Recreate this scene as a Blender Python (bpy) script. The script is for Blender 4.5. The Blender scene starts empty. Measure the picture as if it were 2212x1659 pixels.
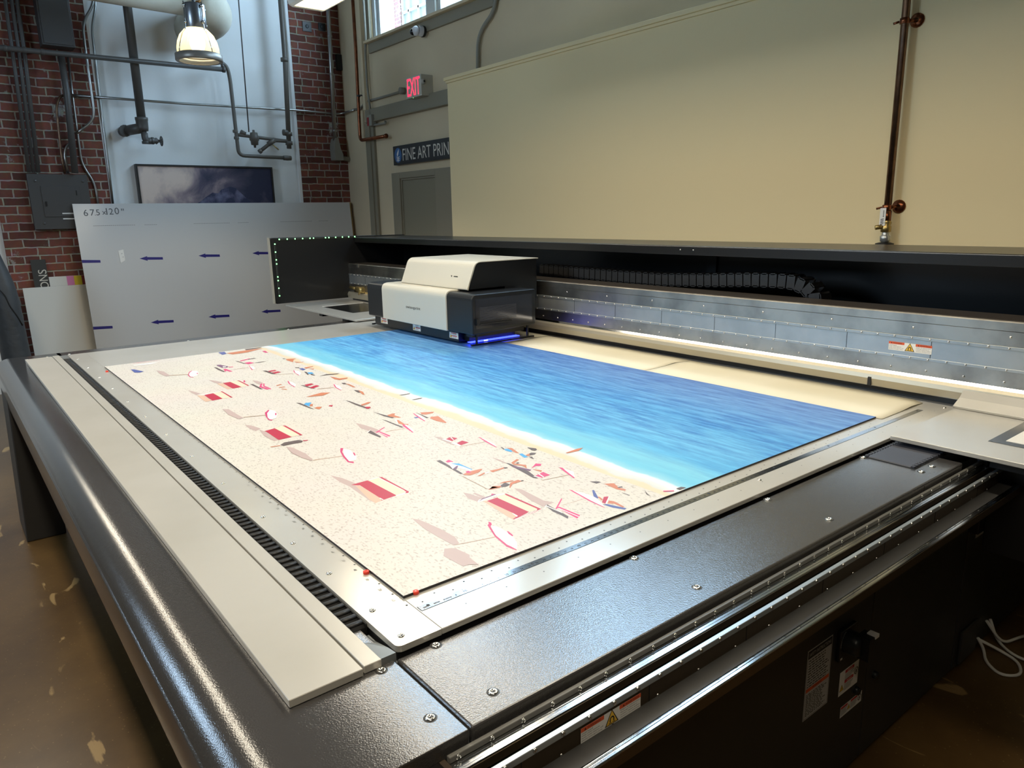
import bpy, bmesh, math, random
from mathutils import Vector, Matrix
random.seed(7)
SC = bpy.context.scene
COL = SC.collection

# ------------------------------------------------------------------ camera
def look(yaw, pitch, roll):
    f = Vector((math.cos(pitch)*math.cos(yaw), math.cos(pitch)*math.sin(yaw), -math.sin(pitch)))
    r = Vector((math.sin(yaw), -math.cos(yaw), 0)); u = r.cross(f)
    r2 = r*math.cos(roll) + u*math.sin(roll); u2 = -r*math.sin(roll) + u*math.cos(roll)
    return Matrix((r2, u2, -f)).transposed()
cam_d = bpy.data.cameras.new('camera'); cam = bpy.data.objects.new('camera', cam_d); COL.objects.link(cam)
cam_d.sensor_width = 36; cam_d.lens = 1570.96/2212*36; cam_d.clip_start = 0.02; cam_d.clip_end = 200
cam.matrix_world = Matrix.Translation((0, 0, 1.65)) @ look(math.radians(51.81892), math.radians(13.12813), math.radians(-1.12242)).to_4x4()
SC.camera = cam

# ------------------------------------------------------------------ world, exposure
W = bpy.data.worlds.new('daylight'); SC.world = W; W.use_nodes = True
wn = W.node_tree.nodes; bg = wn['Background']
bg.inputs[0].default_value = (0.55, 0.76, 1.0, 1); bg.inputs[1].default_value = 17.0
SC.view_settings.view_transform = 'Standard'; SC.view_settings.look = 'None'
SC.view_settings.exposure = 0.0; SC.view_settings.gamma = 1.0
SC.view_settings.use_curve_mapping = False
SC.cycles.use_denoising = True
SC.cycles.max_bounces = 8; SC.cycles.sample_clamp_indirect = 6
LAMP_TUBE = 4.0      # radiance of the fluorescent lenses
LAMP_ROW = 24.5       # watts of each fluorescent fixture
LAMP_BELL = 16.0      # radiance of the bulbs in the pendant lamps
LAMP_SPOT = 45.0     # watts thrown down by each pendant
LAMP_COL = (1.0, 0.89, 0.71)

sd = bpy.data.lights.new('sun', 'SUN'); sd.energy = 2.5; sd.color = (1, .97, .92); sd.angle = math.radians(1)
so = bpy.data.objects.new('sun', sd); COL.objects.link(so); so.rotation_euler = Vector((.28, -.30, -.91)).to_track_quat('-Z', 'Y').to_euler()
# daylight openings: the sky's light is sampled through these portals
def portal(name, loc, rot, sx, sy):
    d = bpy.data.lights.new(name, 'AREA'); d.shape = 'RECTANGLE'; d.size = sx; d.size_y = sy
    d.cycles.is_portal = True
    o = bpy.data.objects.new(name, d); COL.objects.link(o); o.location = loc; o.rotation_euler = rot
    return o
H = math.pi/2
portal('daylight_portal', (4.57, 6.72, 4.28), (0, H, 0), 1.42, 2.3)
portal('daylight_portal', (4.57, 3.75, 4.18), (0, H, 0), 1.62, 2.3)
portal('daylight_portal', (-3.28, 4.4, 3.2), (0, -H, 0), 1.6, 1.4)

# ------------------------------------------------------------------ helpers
def lin(c):
    c = c/255.0
    return c/12.92 if c <= 0.04045 else ((c+0.055)/1.055)**2.4
def rgb(r, g, b): return (lin(r), lin(g), lin(b), 1.0)

def mat(name, col, rough=0.5, metal=0.0, bump=None, vary=None, emit=None, spec=0.5, coat=0.0, aniso=0.0):
    m = bpy.data.materials.new(name); m.use_nodes = True
    nt = m.node_tree; n = nt.nodes; l = nt.links; b = n['Principled BSDF']
    b.inputs['Base Color'].default_value = col; b.inputs['Roughness'].default_value = rough
    b.inputs['Metallic'].default_value = metal; b.inputs['Specular IOR Level'].default_value = spec
    b.inputs['Coat Weight'].default_value = coat; b.inputs['Coat Roughness'].default_value = 0.12
    if aniso: b.inputs['Anisotropic'].default_value = aniso
    tc = n.new('ShaderNodeTexCoord')
    if bump:
        nz = n.new('ShaderNodeTexNoise'); nz.inputs['Scale'].default_value = bump[0]; nz.inputs['Detail'].default_value = 3
        bp = n.new('ShaderNodeBump'); bp.inputs['Strength'].default_value = bump[1]; bp.inputs['Distance'].default_value = bump[2]
        l.new(tc.outputs['Object'], nz.inputs['Vector']); l.new(nz.outputs['Fac'], bp.inputs['Height']); l.new(bp.outputs['Normal'], b.inputs['Normal']); l.new(bp.outputs['Normal'], b.inputs['Coat Normal'])
    if vary:   # (scale, second colour, low, high)
        nz = n.new('ShaderNodeTexNoise'); nz.inputs['Scale'].default_value = vary[0]; nz.inputs['Detail'].default_value = 5
        cr = n.new('ShaderNodeValToRGB'); cr.color_ramp.elements[0].color = col; cr.color_ramp.elements[1].color = vary[1]
        cr.color_ramp.elements[0].position = vary[2]; cr.color_ramp.elements[1].position = vary[3]
        l.new(tc.outputs['Object'], nz.inputs['Vector']); l.new(nz.outputs['Fac'], cr.inputs['Fac']); l.new(cr.outputs['Color'], b.inputs['Base Color'])
    if emit:
        b.inputs['Emission Color'].default_value = emit[0]; b.inputs['Emission Strength'].default_value = emit[1]
    return m

M = {}
M['powder'] = mat('dark_powder_coat', rgb(62, 60, 59), 0.2, 0, (380, 0.9, 0.00045), None, None, 0.5, 1.0)
M['darkpaint'] = mat('dark_paint', rgb(52, 51, 50), 0.45, 0, (300, 0.2, 0.0006))
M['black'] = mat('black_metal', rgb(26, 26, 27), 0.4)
M['blackgloss'] = mat('black_gloss', rgb(22, 21, 20), 0.28)
M['cabinet'] = mat('cabinet_paint', rgb(44, 43, 41), 0.42, 0, (400, 0.15, 0.0005))
M['blackplastic'] = mat('black_plastic', rgb(22, 24, 27), 0.35, 0, (600, 0.15, 0.0003))
M['alu'] = mat('anodised_plate', rgb(206, 204, 197), 0.22, 0.32, None, (3, rgb(199, 196, 188), 0.35, 0.7))
M['alu2'] = mat('anodised_cover', rgb(202, 198, 189), 0.3, 0.3, None, (4, rgb(194, 190, 180), 0.35, 0.7))
M['steel'] = mat('brushed_steel', rgb(186, 182, 173), 0.36, 1.0, (60, 0.05, 0.001), (6, rgb(150, 147, 141), 0.4, 0.65))
M['zinc'] = mat('zinc_plate', rgb(184, 188, 188), 0.34, 0.75, None, (9, rgb(168, 174, 176), 0.35, 0.7))
M['beamtop'] = mat('beam_top_sheet', rgb(70, 64, 58), 0.38, 0.3)
M['polish'] = mat('polished_steel', rgb(200, 202, 205), 0.12, 1.0)
M['ruler'] = mat('ruler_steel', rgb(176, 178, 182), 0.13, 1.0)
M['chrome'] = mat('screw_steel', rgb(215, 213, 208), 0.2, 1.0)
M['stripgrey'] = mat('screw_strip_paint', rgb(112, 110, 104), 0.4, 0.3)
M['rail'] = mat('rail_steel', rgb(120, 122, 126), 0.2, 1.0)
M['brownrail'] = mat('magnet_cover', rgb(96, 82, 64), 0.3, 0.8)
M['guard'] = mat('guard_sheet', rgb(178, 170, 150), 0.38, 0.5)
M['white'] = mat('white_enamel', rgb(206, 202, 188), 0.36, 0, None, None, None, 0.5, 0.2)
M['label'] = mat('label_white', rgb(236, 233, 226), 0.45)
M['labelgrey'] = mat('label_grey', rgb(196, 194, 190), 0.5)
M['ink'] = mat('ink_black', rgb(24, 22, 22), 0.5)
M['orange'] = mat('warning_orange', rgb(222, 92, 48), 0.45)
M['redink'] = mat('warning_red', rgb(190, 40, 48), 0.45)
M['yellow'] = mat('warning_yellow', rgb(238, 190, 60), 0.45)
M['redplastic'] = mat('red_plastic', rgb(228, 62, 40), 0.35)
M['led'] = mat('green_led', rgb(120, 255, 140), 0.4, emit=((0.25, 1.0, 0.30, 1), 4.0))
M['ledrail'] = mat('led_channel', rgb(130, 140, 132), 0.35, 0.6)
M['uv'] = mat('uv_lamp', rgb(60, 60, 255), 0.4, emit=((0.03, 0.05, 1.0, 1), 6.0))
M['uvwhite'] = mat('uv_spark', rgb(200, 220, 255), 0.4, emit=((0.5, 0.7, 1.0, 1), 8.0))
M['smoke'] = mat('smoked_window', rgb(40, 42, 48), 0.12)
M['louvre'] = mat('louvre_grey', rgb(70, 72, 80), 0.45)
M['orangecable'] = mat('orange_cable', rgb(214, 92, 40), 0.45)
M['whitecable'] = mat('white_cable', rgb(225, 222, 214), 0.45)
M['rubber'] = mat('black_rubber', rgb(18, 18, 18), 0.5)
M['plaster'] = mat('cream_plaster', rgb(218, 200, 166), 0.75, 0, (25, 0.06, 0.004), (1.3, rgb(208, 190, 158), 0.35, 0.75))
M['white_wall'] = mat('white_plaster', rgb(240, 240, 238), 0.7, 0, (7, 0.25, 0.01), (1.1, rgb(228, 228, 224), 0.35, 0.75))
M['panelwall'] = mat('panel_paint', rgb(238, 219, 172), 0.72, 0, (18, 0.05, 0.003))
M['taupe'] = mat('taupe_trim', rgb(140, 132, 112), 0.55)
M['taupe2'] = mat('taupe_door', rgb(134, 127, 106), 0.5)
M['facade'] = mat('outside_render', rgb(98, 104, 106), 0.8)
M['winframe'] = mat('window_paint', rgb(190, 192, 190), 0.45)
M['ceiling'] = mat('ceiling_paint', rgb(96, 92, 86), 0.85)
M['farwall'] = mat('far_wall_paint', rgb(120, 114, 104), 0.8)
M['conduit'] = mat('galvanised_conduit', rgb(170, 170, 166), 0.3, 0.9)
M['greyconduit'] = mat('grey_painted_conduit', rgb(140, 136, 124), 0.5)
M['pipe'] = mat('dark_grey_pipe', rgb(84, 80, 76), 0.45, 0, (90, 0.15, 0.002))
M['pipe2'] = mat('grey_brown_pipe', rgb(98, 92, 84), 0.5, 0, (90, 0.15, 0.002))
M['panelboard'] = mat('electrical_grey', rgb(74, 71, 69), 0.45)
M['copper'] = mat('copper_pipe', rgb(150, 92, 62), 0.28, 0.9, None, (12, rgb(110, 66, 46), 0.35, 0.7))
M['oldcopper'] = mat('tarnished_copper', rgb(132, 104, 84), 0.32, 0.85, None, (14, rgb(98, 76, 62), 0.35, 0.7))
M['brass'] = mat('brass_valve', rgb(172, 150, 96), 0.32, 0.8)
M['lagging'] = mat('pipe_lagging', rgb(206, 200, 184), 0.8, 0, (14, 0.3, 0.01), (3, rgb(190, 183, 164), 0.4, 0.7))
M['rustfoam'] = mat('rusty_edge', rgb(150, 104, 50), 0.8)
M['lampmetal'] = mat('spun_aluminium', rgb(150, 152, 156), 0.3, 0.9)
M['lampring'] = mat('lamp_ring', rgb(150, 143, 134), 0.42, 0.5)
M['diffuser'] = mat('fluorescent_lens', rgb(250, 245, 230), 0.5, emit=((1.0, 0.86, 0.62, 1), LAMP_TUBE))
M['reflector'] = mat('white_reflector', rgb(232, 228, 216), 0.4)
M['bulb'] = mat('lamp_bulb', rgb(255, 245, 220), 0.5, emit=((1.0, 0.84, 0.55, 1), LAMP_BELL))
M['board'] = mat('white_board', rgb(206, 205, 203), 0.16)
M['foamboard'] = mat('white_foam_board', rgb(212, 210, 202), 0.55)
M['boardedge'] = mat('board_edge', rgb(70, 68, 66), 0.6)
M['navyink'] = mat('navy_arrow', rgb(36, 30, 118), 0.4)
M['pencil'] = mat('pencil_line', rgb(120, 118, 116), 0.6)
M['marker'] = mat('pen_writing', rgb(96, 96, 98), 0.6)
M['pinkchip'] = mat('pink_swatch', rgb(206, 120, 168), 0.5)
M['yellowchip'] = mat('yellow_swatch', rgb(206, 184, 30), 0.5)
M['redchip'] = mat('red_swatch', rgb(120, 30, 34), 0.5)
M['signblack'] = mat('sign_black', rgb(36, 34, 32), 0.4)
M['signdark'] = mat('sign_charcoal', rgb(44, 45, 44), 0.5)
M['signwhite'] = mat('sign_letter', rgb(214, 208, 194), 0.5)
M['signblue'] = mat('sign_blue', rgb(52, 98, 150), 0.4)
M['wood'] = mat('raw_wood', rgb(196, 172, 120), 0.6, 0, None, (14, rgb(176, 148, 96), 0.35, 0.7))
M['cover'] = mat('dark_cover_cloth', rgb(58, 62, 66), 0.6, 0, (7, 0.5, 0.03))
M['exitbox'] = mat('exit_plastic', rgb(190, 184, 168), 0.45)
M['exitred'] = mat('exit_letters', rgb(255, 40, 70), 0.4, emit=((1.0, 0.02, 0.07, 1), 2.2))
M['camwhite'] = mat('camera_white', rgb(225, 225, 228), 0.35)
M['lens'] = mat('camera_lens', rgb(14, 14, 20), 0.08)
M['redtag'] = mat('red_tag', rgb(150, 44, 44), 0.5)
M['paper'] = mat('masking_paper', rgb(232, 225, 202), 0.6, 0, None, (2.5, rgb(224, 216, 190), 0.35, 0.7))
M['tarp'] = mat('outside_sill', rgb(190, 190, 190), 0.6)

# glass that lets the daylight through
def glass():
    m = bpy.data.materials.new('window_glass'); m.use_nodes = True
    n = m.node_tree.nodes; l = m.node_tree.links; n.clear()
    o = n.new('ShaderNodeOutputMaterial'); t = n.new('ShaderNodeBsdfTransparent'); g = n.new('ShaderNodeBsdfGlossy')
    mx = n.new('ShaderNodeMixShader'); mx.inputs[0].default_value = 0.05
    g.inputs['Roughness'].default_value = 0.02; t.inputs[0].default_value = (0.93, 0.97, 0.98, 1)
    l.new(t.outputs[0], mx.inputs[1]); l.new(g.outputs[0], mx.inputs[2]); l.new(mx.outputs[0], o.inputs[0])
    return m
M['glass'] = glass()
# ribbed lamp glass: clear acrylic that glows because the bulb shines through it
def lampglass():
    m = bpy.data.materials.new('lamp_glass'); m.use_nodes = True
    n = m.node_tree.nodes; l = m.node_tree.links; n.clear()
    o = n.new('ShaderNodeOutputMaterial'); t = n.new('ShaderNodeBsdfTransparent'); d = n.new('ShaderNodeBsdfTranslucent')
    mx = n.new('ShaderNodeMixShader'); mx.inputs[0].default_value = 0.62
    t.inputs[0].default_value = (0.98, 0.95, 0.84, 1); d.inputs[0].default_value = (0.95, 0.88, 0.66, 1)
    l.new(t.outputs[0], mx.inputs[1]); l.new(d.outputs[0], mx.inputs[2]); l.new(mx.outputs[0], o.inputs[0])
    return m
M['lampglass'] = lampglass()

def brick(name, c1, c2, mort, white, axis):
    m = bpy.data.materials.new(name); m.use_nodes = True
    n = m.node_tree.nodes; l = m.node_tree.links; b = n['Principled BSDF']; b.inputs['Roughness'].default_value = 0.85
    tc = n.new('ShaderNodeTexCoord'); sp = n.new('ShaderNodeSeparateXYZ'); cb = n.new('ShaderNodeCombineXYZ')
    wob = n.new('ShaderNodeTexNoise'); wob.inputs['Scale'].default_value = 9; wob.inputs['Detail'].default_value = 2
    vm = n.new('ShaderNodeVectorMath'); vm.operation = 'MULTIPLY_ADD'
    vm.inputs[1].default_value = (0.02, 0.02, 0.02); l.new(tc.outputs['Object'], wob.inputs['Vector'])
    l.new(wob.outputs['Color'], vm.inputs[0]); l.new(tc.outputs['Object'], vm.inputs[2])
    l.new(vm.outputs[0], sp.inputs[0])
    l.new(sp.outputs[axis], cb.inputs[0]); l.new(sp.outputs[2], cb.inputs[1])
    bt = n.new('ShaderNodeTexBrick'); bt.inputs['Scale'].default_value = 1.0
    bt.inputs['Brick Width'].default_value = 0.215; bt.inputs['Row Height'].default_value = 0.0795
    bt.inputs['Mortar Size'].default_value = 0.0075; bt.inputs['Mortar Smooth'].default_value = 0.3; bt.inputs['Bias'].default_value = -0.1
    bt.inputs['Color1'].default_value = c1; bt.inputs['Color2'].default_value = c2; bt.inputs['Mortar'].default_value = mort
    bt.squash = 0.62; bt.squash_frequency = 4
    l.new(cb.outputs[0], bt.inputs['Vector'])
    nz = n.new('ShaderNodeTexNoise'); nz.inputs['Scale'].default_value = 3.2; nz.inputs['Detail'].default_value = 8; nz.inputs['Roughness'].default_value = 0.72
    l.new(tc.outputs['Object'], nz.inputs['Vector'])
    cr = n.new('ShaderNodeValToRGB'); cr.color_ramp.elements[0].position = 0.60; cr.color_ramp.elements[1].position = 0.67
    l.new(nz.outputs['Fac'], cr.inputs['Fac'])
    mx = n.new('ShaderNodeMixRGB'); mx.inputs[2].default_value = white; l.new(cr.outputs['Color'], mx.inputs[0]); l.new(bt.outputs['Color'], mx.inputs[1])
    n2 = n.new('ShaderNodeTexNoise'); n2.inputs['Scale'].default_value = 22; n2.inputs['Detail'].default_value = 4; l.new(tc.outputs['Object'], n2.inputs['Vector'])
    m2 = n.new('ShaderNodeMixRGB'); m2.blend_type = 'MULTIPLY'; m2.inputs[0].default_value = 0.55
    l.new(mx.outputs[0], m2.inputs[1]); l.new(n2.outputs['Color'], m2.inputs[2])
    l.new(m2.outputs[0], b.inputs['Base Color'])
    bp = n.new('ShaderNodeBump'); bp.invert = True; bp.inputs['Strength'].default_value = 0.7; bp.inputs['Distance'].default_value = 0.008
    l.new(bt.outputs['Fac'], bp.inputs['Height']); l.new(bp.outputs[0], b.inputs['Normal'])
    return m
M['brick'] = brick('old_brick', rgb(150, 88, 70), rgb(98, 56, 46), rgb(184, 172, 156), rgb(214, 208, 200), 0)
M['brick_out'] = brick('outside_brick', rgb(112, 72, 64), rgb(98, 62, 54), rgb(124, 116, 110), rgb(214, 208, 200), 1)

def floor_mat():
    m = mat('stained_concrete', rgb(104, 82, 54), 0.3, 0, (40, 0.12, 0.002), None)
    n = m.node_tree.nodes; l = m.node_tree.links; b = n['Principled BSDF']; tc = n.new('ShaderNodeTexCoord')
    a = n.new('ShaderNodeTexNoise'); a.inputs['Scale'].default_value = 2.2; a.inputs['Detail'].default_value = 8; a.inputs['Roughness'].default_value = 0.65
    l.new(tc.outputs['Object'], a.inputs['Vector'])
    r = n.new('ShaderNodeValToRGB'); e = r.color_ramp.elements; e[0].position = 0.3; e[0].color = rgb(72, 52, 28); e[1].position = 0.72; e[1].color = rgb(102, 78, 44)
    l.new(a.outputs['Fac'], r.inputs['Fac'])
    s = n.new('ShaderNodeTexNoise'); s.inputs['Scale'].default_value = 3.1; s.inputs['Detail'].default_value = 6; s.inputs['Distortion'].default_value = 1.2
    mp = n.new('ShaderNodeMapping'); mp.inputs['Scale'].default_value = (2.4, 0.75, 1); mp.inputs['Rotation'].default_value = (0, 0, 0.5)
    l.new(tc.outputs['Object'], mp.inputs['Vector']); l.new(mp.outputs[0], s.inputs['Vector'])
    r2 = n.new('ShaderNodeValToRGB'); r2.color_ramp.elements[0].position = 0.645; r2.color_ramp.elements[1].position = 0.675
    l.new(s.outputs['Fac'], r2.inputs['Fac'])
    mx = n.new('ShaderNodeMixRGB'); mx.inputs[2].default_value = rgb(150, 124, 82); l.new(r2.outputs['Color'], mx.inputs[0]); l.new(r.outputs['Color'], mx.inputs[1])
    v = n.new('ShaderNodeTexVoronoi'); v.inputs['Scale'].default_value = 48; l.new(tc.outputs['Object'], v.inputs['Vector'])
    r3 = n.new('ShaderNodeValToRGB'); r3.color_ramp.elements[0].position = 0.05; r3.color_ramp.elements[0].color = (1, 1, 1, 1); r3.color_ramp.elements[1].position = 0.14; r3.color_ramp.elements[1].color = (0, 0, 0, 1)
    l.new(v.outputs['Distance'], r3.inputs['Fac'])
    m3 = n.new('ShaderNodeMixRGB'); m3.inputs[2].default_value = rgb(130, 106, 70); l.new(r3.outputs['Color'], m3.inputs[0]); l.new(mx.outputs[0], m3.inputs[1])
    l.new(m3.outputs[0], b.inputs['Base Color'])
    return m
M['floor'] = floor_mat()

class MB:
    """collects shapes in world metres and links them as ONE mesh object"""
    def __init__(s): s.v = []; s.f = []; s.m = []; s.sm = []; s.slots = []; s.cur = 0; s.smooth = False
    def use(s, key):
        if key not in s.slots: s.slots.append(key)
        s.cur = s.slots.index(key); return s
    def add(s, vs, fs, smooth=None):
        b = len(s.v); s.v += [tuple(p) for p in vs]
        for f in fs:
            s.f.append([b+i for i in f]); s.m.append(s.cur); s.sm.append(s.smooth if smooth is None else smooth)
        return s
    def box(s, x0, x1, y0, y1, z0, z1):
        v = [(x, y, z) for z in (z0, z1) for y in (y0, y1) for x in (x0, x1)]
        return s.add(v, [(0, 2, 3, 1), (4, 5, 7, 6), (0, 1, 5, 4), (2, 6, 7, 3), (0, 4, 6, 2), (1, 3, 7, 5)])
    def poly(s, pts): return s.add(pts, [list(range(len(pts)))])
    def prism(s, pts, off):
        """closed solid: polygon pts (3D) pushed along off"""
        n = len(pts); o = Vector(off); q = [tuple(Vector(p)+o) for p in pts]
        return s.add(list(pts)+q, [list(range(n))[::-1], [n+i for i in range(n)]] + [[i, (i+1) % n, n+(i+1) % n, n+i] for i in range(n)])
    def extr(s, prof, axis, a, b):
        """profile of 2D points pushed along an axis from a to b: axis y -> (x,z), x -> (y,z), z -> (x,y)"""
        if axis == 'y': p = [(u, a, w) for u, w in prof]; o = (0, b-a, 0)
        elif axis == 'x': p = [(a, u, w) for u, w in prof]; o = (b-a, 0, 0)
        else: p = [(u, w, a) for u, w in prof]; o = (0, 0, b-a)
        return s.prism(p, o)
    def tube(s, pts, r, seg=10, bend=0, cap=True):
        pts = [Vector(p) for p in pts]
        if bend:
            q = [pts[0]]
            for i in range(1, len(pts)-1):
                a, b, c = pts[i-1], pts[i], pts[i+1]
                d1 = min(bend, (a-b).length*0.45); d2 = min(bend, (c-b).length*0.45)
                p0 = b+(a-b).normalized()*d1; p2 = b+(c-b).normalized()*d2
                for k in range(6):
                    t = k/5; q.append(p0*(1-t)**2 + b*2*t*(1-t) + p2*t*t)
            q.append(pts[-1]); pts = q
        rr = r if isinstance(r, (list, tuple)) else [r]*len(pts)
        vs = []; up = None
        for i, p in enumerate(pts):
            d = (pts[min(i+1, len(pts)-1)]-pts[max(i-1, 0)])
            d = d.normalized() if d.length > 1e-9 else Vector((0, 0, 1))
            if up is None: up = Vector((0, 0, 1)) if abs(d.z) < 0.9 else Vector((1, 0, 0))
            a = d.cross(up)
            if a.length < 1e-5: a = d.cross(Vector((0, 1, 0)))
            a.normalize(); b2 = a.cross(d).normalized(); up = b2
            for k in range(seg):
                t = 2*math.pi*k/seg; vs.append(p+a*(rr[i]*math.cos(t))+b2*(rr[i]*math.sin(t)))
        fs = []
        for i in range(len(pts)-1):
            for k in range(seg):
                fs.append([i*seg+k, i*seg+(k+1) % seg, (i+1)*seg+(k+1) % seg, (i+1)*seg+k])
        s.add(vs, fs, True)
        if cap:
            n = len(s.v)-len(vs)
            s.f.append([n+k for k in range(seg)][::-1]); s.m.append(s.cur); s.sm.append(False)
            e = n+(len(pts)-1)*seg
            s.f.append([e+k for k in range(seg)]); s.m.append(s.cur); s.sm.append(False)
        return s
    def cyl(s, p, q, r, seg=14): return s.tube([p, q], r, seg)
    def lathe(s, c, prof, seg=28, axis='z'):
        """prof: (radius, height) pairs turned about an axis through c"""
        vs = []
        for r, h in prof:
            for k in range(seg):
                t = 2*math.pi*k/seg; a, b = r*math.cos(t), r*math.sin(t)
                v = {'z': (a, b, h), 'x': (h, a, b), 'y': (a, h, b)}[axis]
                vs.append((c[0]+v[0], c[1]+v[1], c[2]+v[2]))
        fs = [[i*seg+k, i*seg+(k+1) % seg, (i+1)*seg+(k+1) % seg, (i+1)*seg+k] for i in range(len(prof)-1) for k in range(seg)]
        return s.add(vs, fs, True)
    def text(s, string, org, right, up, h, width=None):
        """lettering lying on a surface: org lower left, cap height h, fitted to width when given"""
        V, F, w, hh = glyphs(string); r = Vector(right).normalized(); u = Vector(up).normalized(); o = Vector(org)
        sx = (width/w) if width else h/hh; sy = h/hh
        return s.add([o+r*(x*sx)+u*(y*sy) for x, y in V], F)
    def bars(s, org, right, up, w, lines, pitch, th, rnd):
        """rows of small print: each row broken into words"""
        r = Vector(right).normalized(); u = Vector(up).normalized(); o = Vector(org)
        for i in range(lines):
            x = 0; end = w*rnd.uniform(0.72, 1.0); base = o-u*(pitch*i)
            while x < end:
                L = min(rnd.uniform(0.05, 0.16)*w, end-x)
                p = base+r*x
                s.poly([p, p+r*L, p+r*L+u*th, p+u*th]); x += L+0.03*w
        return s
    def build(s, name, parent=None, bevel=0, seg=2, base=None, recalc=True):
        org = ORG.get(parent.name) if parent else None
        if org is None:
            if base is None:
                xs, ys, zs = zip(*s.v); base = ((min(xs)+max(xs))/2, (min(ys)+max(ys))/2, min(zs))
            org = Vector(base)
        me = bpy.data.meshes.new(name)
        me.from_pydata([tuple(Vector(p)-org) for p in s.v], [], s.f)
        for k in s.slots: me.materials.append(M[k])
        me.polygons.foreach_set('material_index', s.m); me.polygons.foreach_set('use_smooth', s.sm)
        me.update()
        if recalc:
            bm = bmesh.new(); bm.from_mesh(me); bmesh.ops.recalc_face_normals(bm, faces=bm.faces); bm.to_mesh(me); bm.free()
        o = bpy.data.objects.new(name, me); COL.objects.link(o)
        if parent: o.parent = parent
        else: o.location = org
        ORG[o.name] = org
        if bevel:
            md = o.modifiers.new('edge', 'BEVEL'); md.width = bevel; md.segments = seg; md.limit_method = 'ANGLE'; md.angle_limit = math.radians(40)
        return o
ORG = {}
GL = {}
def glyphs(string):
    if string not in GL:
        cu = bpy.data.curves.new('lettering', 'FONT'); cu.body = string; cu.size = 1; cu.resolution_u = 3
        ob = bpy.data.objects.new('lettering', cu); COL.objects.link(ob)
        dg = bpy.context.evaluated_depsgraph_get(); me = bpy.data.meshes.new_from_object(ob.evaluated_get(dg))
        V = [(v.co.x, v.co.y) for v in me.vertices]; F = [list(p.vertices) for p in me.polygons]
        bpy.data.objects.remove(ob); bpy.data.curves.remove(cu); bpy.data.meshes.remove(me)
        x0 = min(v[0] for v in V); y0 = min(v[1] for v in V)
        V = [(x-x0, y-y0) for x, y in V]
        GL[string] = (V, F, max(v[0] for v in V), max(v[1] for v in V))
    return GL[string]
def thing(name, loc, label, cat, group=None):
    o = bpy.data.objects.new(name, None); COL.objects.link(o); o.location = loc; o.empty_display_size = 0.05
    ORG[o.name] = Vector(loc); return tag(o, label, cat, group)
def tag(o, label=None, cat=None, group=None, kind=None):
    if label: o['label'] = label
    if cat: o['category'] = cat
    if group: o['group'] = group
    if kind: o['kind'] = kind
    return o
def struct(o): o['kind'] = 'structure'; return o
def arc(cx, cz, r, a0, a1, n=8):
    return [(cx+r*math.cos(math.radians(a0+(a1-a0)*i/n)), cz+r*math.sin(math.radians(a0+(a1-a0)*i/n))) for i in range(n+1)]

# ------------------------------------------------------------------ the room
XB, YL, XF, YR, ZC = 4.28, 8.70, -3.3, -3.6, 5.2      # back, left, front, right wall faces; ceiling
b = MB().use('floor'); b.box(XF-.3, XB+.3, YR-.3, YL+.3, -0.1, 0); struct(b.build('floor'))
b = MB().use('ceiling'); b.box(XF-.3, XB+.3, YR-.3, YL+.3, ZC, ZC+.1); struct(b.build('ceiling'))
W0, W1, ZW0, ZW1 = 5.60, 7.86, 3.57, 5.0               # window openings in the back wall
V0, V1, ZV0 = 2.60, 4.90, 3.37
b = MB().use('plaster')
b.box(XB, XB+.3, YR-.3, V0, 0, ZW0); b.box(XB, XB+.3, V1, W0, 0, ZV0); b.box(XB, XB+.3, W0, YL+.3, 0, ZW0); b.box(XB, XB+.3, YR-.3, YL+.3, ZW1, ZC)
b.box(XB, XB+.3, YR-.3, V0, ZW0, ZW1); b.box(XB, XB+.3, V1, W0, ZV0, ZW1); b.box(XB, XB+.3, V0, V1, 0, ZV0); b.box(XB, XB+.3, W1, YL+.3, ZW0, ZW1)
struct(b.build('wall_back'))
b = MB().use('white_wall'); b.box(XF-.3, XB, YL, YL+.3, 0, ZC); struct(b.build('wall_left'))
b = MB().use('farwall')
for (y0, y1) in ((YR, 3.7), (5.1, YL)): b.box(XF-.3, XF, y0, y1, 0, ZC)
for (y0, y1) in ((3.7, 5.1),): b.box(XF-.3, XF, y0, y1, 0, 2.4); b.box(XF-.3, XF, y0, y1, 4.0, ZC)
struct(b.build('wall_front'))
b = MB().use('farwall'); b.box(XF-.3, XB, YR-.3, YR, 0, ZC); struct(b.build('wall_right'))
# brick piers standing in front of the white plaster
b = MB().use('brick'); b.box(0.60, 1.572, 8.66, YL, 0, ZC); struct(b.build('wall_left_brick'))
b = MB().use('brick'); b.box(3.665, 4.28, 8.66, YL, 0, ZC); struct(b.build('wall_left_brick'))
# tall white partition on the right, a little proud of the back wall
b = MB().use('panelwall'); b.box(4.03, 4.20, YR, 6.012, 0, 2.845); struct(b.build('wall_partition', bevel=.003))
b = MB().use('panelwall'); b.box(4.018, 4.22, YR, 6.022, 2.845, 2.866); b.box(4.005, 4.24, YR, 6.036, 2.866, 2.896)
struct(b.build('trim_1', bevel=.004))
# taupe trims on the back wall
b = MB().use('taupe'); b.box(4.225, XB, 6.02, 8.03, 2.725, 2.855); b.box(4.215, XB, 6.02, 8.03, 2.712, 2.725); struct(b.build('trim_2', bevel=.003))
b = MB().use('taupe'); b.box(4.235, XB, 7.965, 8.075, 0, 2.712); b.box(4.25, XB, 7.90, 7.965, 0, 2.712); struct(b.build('trim_3', bevel=.003))
b = MB().use('plaster'); b.box(4.22, XB, 8.00, 8.06, 2.855, ZC); struct(b.build('trim_4', bevel=.003))
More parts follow.
